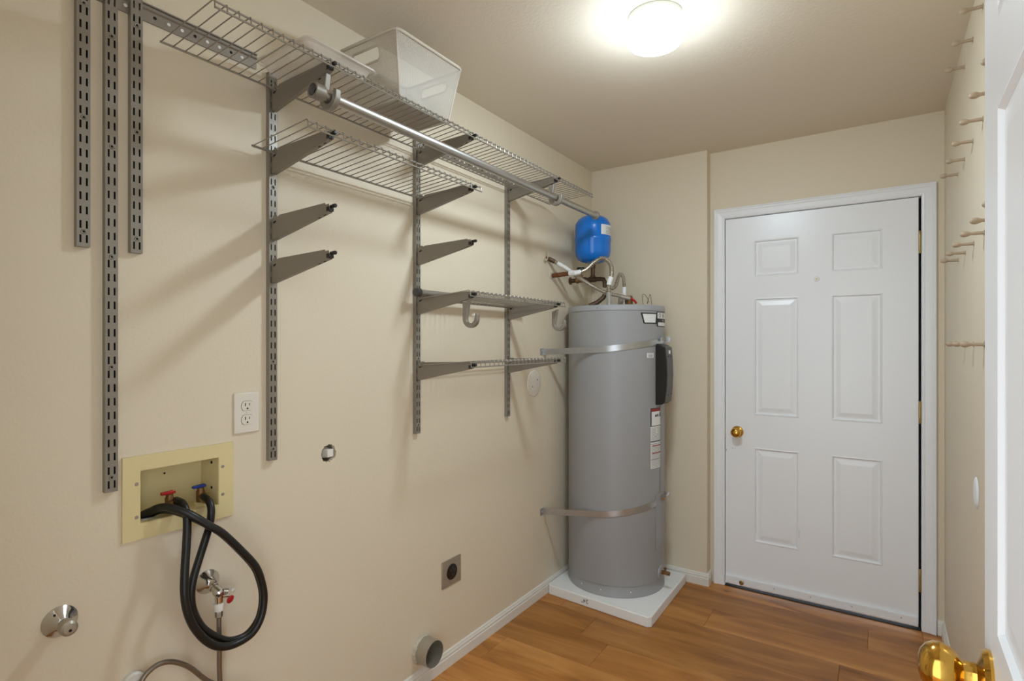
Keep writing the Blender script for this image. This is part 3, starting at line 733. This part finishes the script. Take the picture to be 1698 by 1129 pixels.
# ------------------------------------------------------------------ angle stop with its braided line
v1 = thing('supply_valve', 'chrome angle valve with small red handle and braided line', 'valve', (0, 0.768, 0.706))
MB().lathe([(0.010,0.026),(0.012,0.025),(0.018,0.016),(0.027,0.007),(0.0315,0.002),(0.0315,0.0003),(0.010,0.0003)], 36, (0,0,0), (1,0,0)).build('flange', 'chrome', v1)
ax_ = (0.045, 0.007, -0.020)
MB().lathe([(0,0.0),(0.0085,0.0),(0.0085,0.018),(0.0125,0.019),(0.0125,0.030),(0.0105,0.031),(0.0105,0.040),(0.0135,0.043),(0.0135,0.056),(0.010,0.061),(0,0.062)], 20, (0,0,0), ax_).build('body', 'chrome', v1)
MB().lathe([(0,0.0),(0.0095,0),(0.0105,0.020),(0.0105,0.034),(0,0.034)], 18, (0.045,0.007,-0.052)).build('outlet_neck', 'chrome', v1)
MB().lathe([(0,0),(0.0115,0),(0.0132,0.016),(0.012,0.020),(0,0.020)], 18, (0.045,0.007,-0.068)).build('collar', 'whiteplastic', v1)
MB().tube([(0.045,0.007,-0.030),(0.052,0.030,-0.036)], 0.005, 10).build('stem', 'chrome', v1)
MB().tube([(0.048,0.014,-0.018),(0.058,0.026,-0.020)], 0.008, 12).build('side_port', 'chrome', v1)
MB().lathe([(0,0),(0.007,0.0005),(0.0105,0.004),(0.0105,0.008),(0.006,0.011),(0,0.0115)], 18, (0.054,0.028,-0.042), (0.9,0.3,-0.3)).build('handle', 'red', v1)
MB().lathe([(0,0),(0.005,0.001),(0.0065,0.006),(0.005,0.010),(0,0.011)], 14, (0.050,0.036,-0.026), (0.3,0.9,0.3)).build('handle_end', 'whiteplastic', v1)
MB().lathe([(0,0),(0.0075,0),(0.0095,0.003),(0.0095,0.015),(0.007,0.019),(0,0.019)], 6, (0.045,0.007,-0.087)).build('line_nut', 'braid', v1, smooth=0)
sp = [(0.045,0.775,0.622),(0.045,0.775,0.59),(0.045,0.776,0.54),(0.044,0.777,0.48),(0.043,0.782,0.42),(0.045,0.80,0.355),(0.050,0.835,0.325),(0.052,0.865,0.345),(0.048,0.85,0.385),(0.040,0.805,0.415),
      (0.030,0.754,0.457),(0.029,0.709,0.514),(0.028,0.673,0.545),(0.027,0.645,0.556),(0.027,0.620,0.553),(0.028,0.598,0.534),(0.028,0.585,0.49),(0.028,0.582,0.44)]
tag(MB().tube(smooth_path(sp, 10), 0.0062, 12).build('braided_supply_line', 'braid', smooth=60), 'braided steel line hanging from the chrome angle valve and looping back', 'hose')
wc = thing('drain_stub', 'white plastic pipe end low on the wall behind the braided line', 'pipe', (0, 0.590, 0.528))
MB().lathe([(0,0.0005),(0.026,0.0005),(0.026,0.010),(0.022,0.014),(0.0,0.014)], 28, (0,0,0), (1,0,0)).build('cap', 'whiteplastic', wc)
MB().box((0.014,-0.006,-0.006),(0.018,0.006,0.006)).build('square_lug', 'whiteplastic', wc, bevel=0.001)

# ------------------------------------------------------------------ round blank plates
pl = thing('blank_cover_plate', 'round white painted cover plate with two screws, left of the water heater', 'cover plate', (0, 2.438, 1.134))
MB().lathe([(0,0.007),(0.060,0.006),(0.066,0.004),(0.068,0.0005),(0,0.0005)], 40, (0,0,0), (1,0,0)).build('plate', 'outlet', pl)
for y, z in ((0.026,0.018),(-0.024,-0.016)):
    MB().lathe([(0,0.0012),(0.003,0.001),(0.0033,0)], 10, (0.0065,y,z), (1,0,0)).build('screw', 'dark', pl)
p2 = thing('blank_cover_plate', 'round white cover plate low on the wall under the coat pegs', 'cover plate', (XR, 2.18, 0.888))
MB().lathe([(0,0.006),(0.030,0.0055),(0.044,0.004),(0.048,0.0005),(0,0.0005)], 36, (0,0,0), (-1,0,0)).build('plate', 'white', p2, smooth=50)
MB().lathe([(0,0.0012),(0.003,0.001),(0.0033,0)], 10, (-0.0058,0,0), (-1,0,0)).build('screw', 'white', p2)

# ------------------------------------------------------------------ coat pegs
pgm = MB().lathe([(0,0.0003),(0.0085,0.0003),(0.0085,0.0015),(0.0052,0.002),(0.0052,0.016),(0.0048,0.024),(0.0046,0.030),(0.0058,0.0325),(0.0082,0.0385),(0.0088,0.0435),(0.0075,0.0495),(0.0045,0.0535),(0,0.0545)], 20, (0,0,0), (-1,0,0)).mesh('coat_peg', 50)
pgm.materials.append(M['peg'])
PY = [2.676 - 0.2075*k for k in range(6)]
rows = ((2.307, [1,2,3], 'in the highest row'), (1.985, [0,1,2,3,4,5], 'in the second row down'), (1.657, [0,1,2,3,4,5], 'in the third row down'), (1.341, [1,2,3], 'in the lowest row'))
PN = ['first from the door corner', 'second from the door corner', 'third from the door corner', 'fourth from the door corner', 'fifth from the door corner', 'sixth from the door corner']
for z, ks, txt in rows:
    for k in ks:
        o = place('coat_peg', pgm, loc=(XR, PY[k]-(0.0 if z > 1.9 else 0.02), z)); o.rotation_euler = (0,0,0)
        tag(o, 'pale wooden coat peg %s, %s' % (txt, PN[k if 0 in ks else k-1]), 'coat peg', 'coat pegs %s' % txt)

# ------------------------------------------------------------------ water heater on its foam pad
pad = [(0.0125,2.566),(0.026,2.552),(0.583,2.508),(0.600,2.524),(0.594,3.092),(0.580,3.104),(0.0125,3.112)]
pd = thing('foam_pad', 'square white foam pad on the floor under the water heater', 'pad', (0,0,0))
MB().prism(pad, lambda a,b,u: (a,b,u), 0.0005, 0.050).build('slab', 'foam', pd, bevel=0.004, smooth=0)
tv, tf = text_geometry('24"', 0.030)
# handwritten size, upside down on the front edge
fdx = Vector((0.557,-0.044,0)).normalized(); fn_ = Vector((-fdx.y, fdx.x, 0))*-1
o0 = Vector((0.245,2.5347,0.029)) + fn_*0.0006
MB().add([o0 - fdx*v[0] - Vector((0,0,1))*v[1] for v in tv], tf).build('lettering', 'ink', pd, smooth=0)

HC = (0.281, 2.846); HR = 0.260; HT = 1.540
wh = thing('water_heater', 'tall grey cylindrical water heater strapped to the wall', 'water heater', (HC[0], HC[1], 0.050))
HB = 0.050
def cyl(th, z, dr=0.0):
    a = math.radians(th); return ((HR+dr)*math.cos(a), (HR+dr)*math.sin(a), z-HB)
MB().lathe([(0,0.0005),(HR,0.0005),(HR,0.012),(HR-0.003,0.016),(HR-0.003,0.058),(HR,0.060),(HR,HT-0.026-HB),(0,HT-0.026-HB)], 96).build('jacket', 'tank', wh, smooth=40)
MB().lathe([(HR+0.001,HT-0.028-HB),(HR+0.003,HT-0.028-HB),(HR+0.003,HT-0.004-HB),(HR-0.002,HT-HB),(0,HT-HB+0.004)], 96).build('top_cap', 'tankrim', wh, smooth=40)
for th in (-118,-88,-58,-22,14):
    a = math.radians(th); MB().lathe([(0,0.002),(0.0035,0.0015),(0.004,0)], 10, cyl(th, HT-0.014, 0.003), (math.cos(a),math.sin(a),0)).build('screw', 'zinc', wh)
for th in (-110,-84,-50):
    a = math.radians(th); MB().lathe([(0,0.002),(0.003,0.0015),(0.0035,0)], 10, cyl(th, HB+0.03, -0.003), (math.cos(a),math.sin(a),0)).build('screw', 'label', wh)
def patch(mb, t0, t1, z0, z1, dr):
    n = max(1, int(abs(t1-t0)/2)); vs = []
    for i in range(n+1):
        t = t0+(t1-t0)*i/n; vs += [cyl(t,z0,dr), cyl(t,z1,dr)]
    mb.add(vs, [(2*i,2*i+2,2*i+3,2*i+1) for i in range(n)]); return mb
def polypatch(mb, pts, dr):
    """pts: [(theta, z)] outline of a convex polygon"""
    ts = sorted({p[0] for p in pts}); mb.add([cyl(t,z,dr) for t,z in pts], [tuple(range(len(pts)))]); return mb
# lower access cover
cv = MB(); patch(cv, -16, 26, 0.270, 0.560, 0.004)
vs = [cyl(-16,0.27,0.004),cyl(-16,0.27,0),cyl(-16,0.56,0),cyl(-16,0.56,0.004)]; cv.add(vs, [(0,1,2,3)])
for zz in (0.27,0.56):
    k = 20; vv = []
    for i in range(k+1): t = -16+42*i/k; vv += [cyl(t,zz,0.004), cyl(t,zz,0)]
    cv.add(vv, [(2*i,2*i+2,2*i+3,2*i+1) for i in range(k)])
cv.build('access_cover', 'tank', wh, smooth=30)
# long conduit cover above it
patch(MB(), -6, 22, 0.560, 1.03, 0.002).build('wiring_cover', 'tank', wh, smooth=30)
# emblem label
lb = MB(); vs = []
for i in range(15):
    u = i/14; vs += [cyl(-34.5+24.5*u, 1.443, 0.0008), cyl(-38.5+28.5*u, 1.499, 0.0008)]
lb.add(vs, [(2*i,2*i+2,2*i+3,2*i+1) for i in range(14)])
lb.build('emblem_label', 'ink', wh, smooth=0)
inn = MB(); n = 10; vs = []
for i in range(n+1):
    u = i/n; vs += [cyl(-33.0+16.5*u, 1.4485, 0.0012), cyl(-36.0+21.0*u, 1.4930, 0.0012)]
inn.add(vs, [(2*i,2*i+2,2*i+3,2*i+1) for i in range(n)]).build('label_field', 'label', wh, smooth=0)
e2 = patch(MB(), -14, 22, 1.430, 1.507, 0.0013).build('emblem_plate', 'ink', wh, smooth=0)
patch(patch(MB(), -12.5, 22, 1.472, 1.503, 0.0017), -11, 22, 1.434, 1.452, 0.0017).build('emblem_field', 'label', wh, smooth=0)
def wrap_text(txt, size, th, z, mat, name, dr=0.0022):
    v, f = text_geometry(txt, size)
    MB().add([cyl(th + math.degrees(p[0]/HR), z+p[1], dr) for p in v], f).build(name, mat, wh, smooth=0)
wrap_text('Sta', 0.026, 3, 1.487, 'ink', 'lettering')
wrap_text('PRO', 0.014, 3, 1.461, 'label', 'lettering')
ringv = MB(); vs = []; kk = 28
for i in range(kk):
    a = 2*PI*i/kk
    for rr in (0.011, 0.0075): vs.append(cyl(-7+math.degrees(rr*math.cos(a)/HR), 1.4875+rr*math.sin(a), 0.0022))
ringv.add(vs, [(2*i, 2*((i+1)%kk), 2*((i+1)%kk)+1, 2*i+1) for i in range(kk)]).build('emblem_ring', 'ink', wh, smooth=0)
# small tag
patch(MB(), -30, -19.5, 1.268, 1.293, 0.0008).build('small_tag', 'label', wh, smooth=0)
tg = MB()
for z in (1.287,1.279,1.273): patch(tg, -28, -21.5, z-0.0016, z+0.0014, 0.0014)
tg.build('small_tag_print', 'greylabel', wh, smooth=0)
# warning labels, one above the other
patch(MB(), -24.5, 20, 0.914, 1.008, 0.0008).build('warning_label', 'ink', wh, smooth=0)
patch(MB(), -23, 20, 0.917, 1.004, 0.0012).build('warning_label_field', 'label', wh, smooth=0)
patch(MB(), -23, 20, 0.990, 1.0045, 0.0016).build('warning_band', 'redink', wh, smooth=0)
ic = MB()
for t0, t1, z0, z1 in ((-17,-14,0.962,0.974),(-13,-10.5,0.962,0.976),(-8,-2,0.960,0.978),(-7,-5,0.976,0.986),(-4,-1,0.930,0.940),(-6,0,0.938,0.948),(0,3,0.932,0.944)): patch(ic, t0, t1, z0, z1, 0.0016)
ic.build('warning_pictogram', 'ink', wh, smooth=0)
patch(MB(), -24.5, 20, 0.838, 0.913, 0.0008).build('data_label', 'label', wh, smooth=0)
patch(MB(), -24.5, 20, 0.833, 0.838, 0.0012).build('data_band', 'ink', wh, smooth=0)
patch(MB(), -24.5, 20, 0.697, 0.833, 0.0008).build('instruction_label', 'label', wh, smooth=0)
pr = MB()
for k in range(11):
    z = 0.906-k*0.0064
    if k < 5:
        patch(pr, -23, -15, z-0.001, z+0.001, 0.0013); patch(pr, -13, -3, z-0.001, z+0.001, 0.0013)
    else: patch(pr, -23, 16, z-0.001, z+0.001, 0.0013)
for k in range(19):
    z = 0.812-k*0.0060
    patch(pr, -23, -4 if k % 4 else -8, z-0.0009, z+0.0009, 0.0013); patch(pr, -1, 18, z-0.0009, z+0.0009, 0.0013)
pr.build('fine_print', 'greylabel', wh, smooth=0)
hl = MB()
for z in (0.814, 0.776): patch(hl, -22, -5, z-0.0026, z+0.0026, 0.0016)
hl.build('print_heading', 'redink', wh, smooth=0)
bl = MB(); patch(bl, -24.5, 20, 0.743, 0.7445, 0.0016); patch(bl, -24.5, 20, 0.8225, 0.824, 0.0016)
bl.build('print_rule', 'ink', wh, smooth=0)
# control box
cb = [(0.237,1.338),(0.262,1.340),(0.286,1.334),(0.300,1.322),(0.307,1.250),(0.309,1.180),(0.306,1.110),(0.297,1.040),(0.285,1.027),(0.240,1.022)]
MB().prism(cb, lambda a,b,u: (a,u,b-HB), -0.071, 0.028).build('control_box', 'black', wh, bevel=0.004, smooth=40)
fr = [(0.292,1.328),(0.303,1.322),(0.3095,1.250),(0.3115,1.180),(0.3085,1.110),(0.300,1.040),(0.290,1.034)]
cf = MB().prism(fr, lambda a,b,u: (a,u,b-HB), -0.064, 0.0305).build('control_face', 'panelgrey', wh, bevel=0.003, smooth=40)
MB().box((0.3055,-0.030,1.288-HB),(0.3095,-0.012,1.306-HB)).build('display', 'label', cf)
for y, z in ((-0.045,1.275),(-0.005,1.275),(-0.03,1.235),(-0.03,1.222),(-0.045,1.075),(0.005,1.078)):
    MB().lathe([(0,0.003),(0.003,0.003),(0.003,0)], 8, (0.3075,y,z-HB), (1,0,0)).build('button', 'black', cf)
MB().box((0.3085,-0.064,1.1735-HB),(0.3128,0.0305,1.175-HB)).build('face_seam', 'black', cf)
# drain valve
a0 = math.radians(-3)
es = MB().lathe([(0,0.003),(0.030,0.003),(0.034,0.0015),(0.036,-0.004),(0,-0.004)], 32, cyl(-3,0.1425,0.001), (math.cos(a0),math.sin(a0),0)).build('drain_escutcheon', 'tankrim', wh)
bx0 = Vector(cyl(-3,0.1425,0.003)); dx = Vector((math.cos(a0),math.sin(a0),0))
dv = MB().lathe([(0,0),(0.011,0),(0.011,0.012),(0.008,0.013),(0.008,0.026),(0.0105,0.027),(0.0105,0.042),(0.0085,0.044),(0,0.044)], 18, bx0, dx).build('drain_valve', 'bronze', wh)
MB().lathe([(0,0),(0.005,0),(0.005,0.012),(0.008,0.013),(0.008,0.018),(0,0.018)], 12, bx0+dx*0.020+Vector((0,0,0.007)), (0,0,1)).build('stem', 'bronze', dv)
# nipples, relief valve and pipe stubs on the cap
def hz(p): return (p[0]-HC[0], p[1]-HC[1], p[2]-HB)
MB().lathe([(0,0),(0.012,0),(0.012,0.02),(0,0.02)], 16, hz((0.317,2.675,HT))).build('hot_nipple', 'zinc', wh)
MB().lathe([(0,0),(0.012,0),(0.012,0.045),(0,0.045)], 16, hz((0.336,2.833,HT))).build('cold_nipple', 'zinc', wh)
rv = MB().lathe([(0,0),(0.017,0),(0.019,0.006),(0.019,0.05),(0.014,0.058),(0,0.058)], 18, hz((0.372,2.815,HT))).build('relief_valve', 'bronze', wh)
MB().tube([hz((0.380,2.803,1.585)),hz((0.402,2.815,1.571)),hz((0.410,2.822,1.556))], 0.006, 8).build('lever', 'red', rv)
MB().lathe([(0,0),(0.03,0),(0.035,0.01),(0.033,0.05),(0.022,0.068),(0.0,0.072)], 20, hz((0.325,2.86,HT))).build('valve_body', 'duct', wh, smooth=50)
MB().tube([hz((0.195,2.690,1.543)),hz((0.235,2.708,1.562)),hz((0.262,2.724,1.588)),hz((0.268,2.728,1.603))], 0.0125, 12).build('discharge_elbow', 'darkcopper', wh)
wp = [(0.441,2.843,1.541),(0.436,2.840,1.595),(0.444,2.845,1.606),(0.456,2.853,1.590),(0.463,2.858,1.570),(0.457,2.854,1.555),(0.463,2.858,1.580),(0.471,2.863,1.605),(0.475,2.866,1.580),(0.479,2.868,1.541)]
MB().tube(smooth_path([hz(p) for p in wp], 6), 0.0013, 6).build('lead_wire', 'darkcopper', wh)

# straps
def strap(za, zf, zr, label):
    t = thing('heater_strap', label, 'strap', (0,0,0), 'heater straps')
    P = (0.016, 2.531); rs = HR+0.0025
    dx_, dy_ = P[0]-HC[0], P[1]-HC[1]; dd = math.hypot(dx_, dy_)
    tb = math.degrees(math.atan2(dy_, dx_)) + math.degrees(math.acos(rs/dd))
    path = [(P[0], P[1], za)]
    te = 58.0
    rel = lambda th: zf + (zr-zf)*(th-tb)/(8-tb) if th < 8 else zr
    for i in range(31):
        th = tb+(te-tb)*i/30; a = math.radians(th); path.append((HC[0]+rs*math.cos(a), HC[1]+rs*math.sin(a), rel(th)))
    a = math.radians(te); ex = HC[0]+rs*math.cos(a) - math.sin(a)*0.05; ey = HC[1]+rs*math.sin(a)+math.cos(a)*0.05
    path.append((ex, min(ey, YA-0.004), zr))
    mb = MB(); vs = []; h = 0.0155; th_ = 0.0012
    for i, p in enumerate(path):
        q0 = path[max(i-1,0)]; q1 = path[min(i+1,len(path)-1)]
        tx, ty = q1[0]-q0[0], q1[1]-q0[1]; l = math.hypot(tx,ty); nx, ny = ty/l, -tx/l
        vs += [(p[0],p[1],p[2]-h),(p[0],p[1],p[2]+h),(p[0]+nx*th_,p[1]+ny*th_,p[2]+h),(p[0]+nx*th_,p[1]+ny*th_,p[2]-h)]
    fs = [(0,1,2,3),(len(vs)-4,len(vs)-3,len(vs)-2,len(vs)-1)]
    for i in range(len(path)-1):
        for k in range(4): fs.append((4*i+k, 4*i+(k+1)%4, 4*i+4+(k+1)%4, 4*i+4+k))
    mb.add(vs, fs).build('band', 'zinc', t, smooth=40)
    # wall bracket
    an = MB().box((0.0005,2.500,za-0.017),(0.0025,2.534,za+0.019)).box((0.0005,2.532,za-0.017),(0.018,2.534,za+0.017)).build('wall_tab', 'zinc', t, bevel=0.0006)
    MB().lathe([(0,0.005),(0.004,0.004),(0.0055,0.001),(0.0055,0)], 8, (0.0025,2.515,za), (1,0,0)).build('screw', 'chrome', an)
    # tension clamp
    for th in (-4, 10):
        a = math.radians(th); c = Vector((HC[0]+rs*math.cos(a), HC[1]+rs*math.sin(a), zr)); rd_ = Vector((math.cos(a),math.sin(a),0)); tg_ = Vector((-math.sin(a),math.cos(a),0))
        vs = []
        for u in (-0.0012,0.0012):
            for rr, z in ((0.0,-0.016),(0.026,-0.014),(0.026,0.014),(0.0,0.016)): vs.append(c + rd_*(rr+0.001) + tg_*u + Vector((0,0,z)))
        MB().add(vs, [(0,1,2,3),(4,5,6,7),(0,1,5,4),(1,2,6,5),(2,3,7,6),(3,0,4,7)]).build('clamp_ear', 'zinc', t, smooth=0)
    a = math.radians(3); rd_ = Vector((math.cos(a),math.sin(a),0)); tg_ = Vector((-math.sin(a),math.cos(a),0))
    c = Vector((HC[0]+(rs+0.016)*math.cos(a), HC[1]+(rs+0.016)*math.sin(a), zr))
    MB().lathe([(0,-0.05),(0.0085,-0.05),(0.0085,-0.042),(0.004,-0.041),(0.004,0.045),(0.008,0.046),(0.008,0.053),(0,0.053)], 8, c, tg_).build('bolt', 'chrome', t)
strap(1.296, 1.312, 1.362, 'galvanized strap around the upper part of the water heater')
strap(0.446, 0.470, 0.535, 'galvanized strap around the lower part of the water heater')

# ------------------------------------------------------------------ expansion tank and pipework
et = thing('expansion_tank', 'bright blue expansion tank standing on the pipes above the water heater', 'tank', (0.1445, 2.840, 1.793))
R = 0.1005
MB().lathe([(0,0),(0.03,0.001),(0.06,0.008),(0.083,0.022),(0.096,0.044),(R,0.070),(R,0.122),(R+0.0025,0.126),(R+0.0025,0.140),(R,0.144),(R,0.200),(0.097,0.224),(0.084,0.246),(0.060,0.262),(0.03,0.269),(0,0.271)], 64).build('shell', 'blue', et, smooth=50)
MB().lathe([(0,0),(0.012,0),(0.012,0.012),(0,0.012)], 16, (0,0,0.271)).build('air_valve_cap', 'black', et)
def tlabel(t0, t1, z0, z1, mat, nm, dr=0.0008):
    vs = []; n = 12
    for i in range(n+1):
        a = math.radians(t0+(t1-t0)*i/n); vs += [((R+dr)*math.cos(a),(R+dr)*math.sin(a),z0),((R+dr)*math.cos(a),(R+dr)*math.sin(a),z1)]
    return MB().add(vs, [(2*i,2*i+2,2*i+3,2*i+1) for i in range(n)]).build(nm, mat, et, smooth=0)
tlabel(-38, 25, 0.150, 0.205, 'label', 'white_label')
for k in range(5): tlabel(-20, 18, 0.156+k*0.0085, 0.159+k*0.0085, 'greylabel', 'label_print', 0.0013)
tlabel(-165, -140, 0.145, 0.205, 'label', 'white_label')

pc = thing('cold_water_pipe', 'dark copper cold pipe with black wheel valve under the blue tank', 'pipe', (0, 2.840, 1.704))
MB().tube([(0.0005,0,0),(0.190,0,0),(0.212,-0.004,-0.004),(0.222,-0.010,-0.022),(0.224,-0.012,-0.050)], 0.0125, 14).build('run', 'darkcopper', pc)
MB().lathe([(0,0),(0.0145,0),(0.0145,0.020),(0.012,0.022),(0.012,0.060),(0.015,0.062),(0.015,0.089),(0,0.089)], 16, (0.1445,0,0)).build('tee', 'darkcopper', pc)
MB().lathe([(0,-0.02),(0.015,-0.02),(0.0165,-0.018),(0.0165,0.018),(0.015,0.02),(0,0.02)], 16, (0.1445,0,0), (1,0,0)).build('tee_sleeve', 'darkcopper', pc)
vb = MB().lathe([(0,-0.03),(0.017,-0.03),(0.018,-0.02),(0.014,-0.012),(0.014,0.012),(0.018,0.02),(0.017,0.03),(0,0.03)], 14, (0.070,0,0), (1,0,0)).lathe([(0,0),(0.012,0),(0.010,0.03),(0.005,0.032),(0.005,0.062),(0,0.062)], 12, (0.070,0,0.0)).build('valve', 'bronze', pc)
MB().ring(0.024, 0.015, 0.0, 0.010, 14, (0.070,0,0.062)).box((0.048,-0.004,0.063),(0.092,0.004,0.070)).build('hand_wheel', 'black', vb)
MB().lathe([(0.0,0.0),(0.022,0),(0.022,0.003),(0.0,0.005)], 16, (0.0005,0,0), (1,0,0)).build('wall_flange', 'bronze', pc)

ph = thing('hot_water_pipe', 'brown copper hot pipe stub coming out of the wall', 'pipe', (0, 2.620, 1.712))
MB().tube([(0.0005,0,0),(0.128,0.004,0.006)], 0.0125, 14).build('run', 'copper', ph)
MB().lathe([(0,0),(0.018,0),(0.018,0.006),(0,0.008)], 16, (0.0005,0,0), (1,0,0)).build('wall_flange', 'plaster', ph)
MB().lathe([(0,0),(0.0155,0),(0.0155,0.03),(0,0.03)], 8, (0.110,0.0035,0.0055), (1,0.03,0.05)).build('coupling', 'label', ph, smooth=0)

def flex(name, pts, label, r=0.0115, ends=('label','zinc'), tape=None):
    t = thing(name, label, 'flexible pipe', pts[0], 'corrugated flex connectors')
    o = Vector(pts[0]); P = smooth_path([Vector(p)-o for p in pts], 24)
    # corrugation: resample evenly
    L = [0]
    for i in range(1, len(P)): L.append(L[-1]+(P[i]-P[i-1]).length)
    step = 0.0027; n = int(L[-1]/step); out = []; rad = []; j = 0
    for k in range(n+1):
        s = L[-1]*k/n
        while j < len(L)-2 and L[j+1] < s: j += 1
        f = (s-L[j])/max(1e-9, L[j+1]-L[j]); out.append(P[j].lerp(P[j+1], f)); rad.append(r*(1.06 if k % 3 else 0.78))
    MB().tube(out, r, 12, radii=rad).build('corrugated_tube', 'flex', t, smooth=20)
    for end, m in ((0, ends[0]), (1, ends[1])):
        seq = out[:14] if end == 0 else out[-20:]
        if m: MB().tube([seq[0], seq[-1]], r*1.18, 12).build('end_sleeve', m, t)
    if tape:
        for a, b, m in tape:
            i0, i1 = int(a*n), int(b*n); MB().tube(out[i0:i1], r*1.15, 12).build('paper_tag', m, t)
    return t
fA = [(0.136,2.627,1.717),(0.185,2.659,1.733),(0.225,2.686,1.775),(0.269,2.704,1.796),(0.310,2.707,1.761),(0.323,2.692,1.704),(0.317,2.675,1.656),(0.315,2.674,1.600),(0.317,2.675,1.556)]
flex('flexible_connector', fA, 'corrugated steel pipe arching under the blue tank down to the heater', tape=[(0.70,0.80,'label')])
fB = [(0.012,2.576,1.798),(0.035,2.592,1.783),(0.077,2.628,1.754),(0.112,2.660,1.721),(0.167,2.672,1.682),(0.225,2.700,1.642),(0.278,2.735,1.613),(0.332,2.768,1.597),(0.384,2.797,1.582)]
flex('flexible_connector', fB, 'corrugated steel pipe sloping from the wall stop to the red lever', r=0.0100, ends=('darkcopper','flex'), tape=[(0.10,0.28,'label')])
fC = [(0.262,2.786,1.652),(0.282,2.797,1.641),(0.297,2.806,1.655),(0.306,2.813,1.690),(0.318,2.820,1.721),(0.332,2.830,1.700),(0.336,2.833,1.655),(0.336,2.833,1.615),(0.336,2.833,1.578)]
flex('flexible_connector', fC, 'short corrugated steel pipe bent over on top of the heater', r=0.0095, ends=(None,'label'), tape=[(0.74,0.88,'label')])
ws = thing('wall_stop', 'small tarnished stop fitting with torn tape on the wall above the hot pipe', 'valve', (0, 2.570, 1.800))
MB().lathe([(0,0.0005),(0.014,0.0005),(0.012,0.004),(0.008,0.006),(0.008,0.016),(0,0.016)], 14, (0,0,0), (1,0,0)).build('body', 'bronze', ws)
MB().tube([(0.010,-0.004,0.004),(0.014,-0.012,0.026),(0.012,-0.010,0.040)], 0.004, 8, radii=[0.006,0.004,0.002]).build('torn_tape', 'plaster', ws)
MB().tube([(0.010,-0.010,-0.004),(0.016,-0.034,-0.014),(0.012,-0.046,-0.006)], 0.004, 8, radii=[0.005,0.006,0.002]).build('torn_tape', 'plaster', ws)
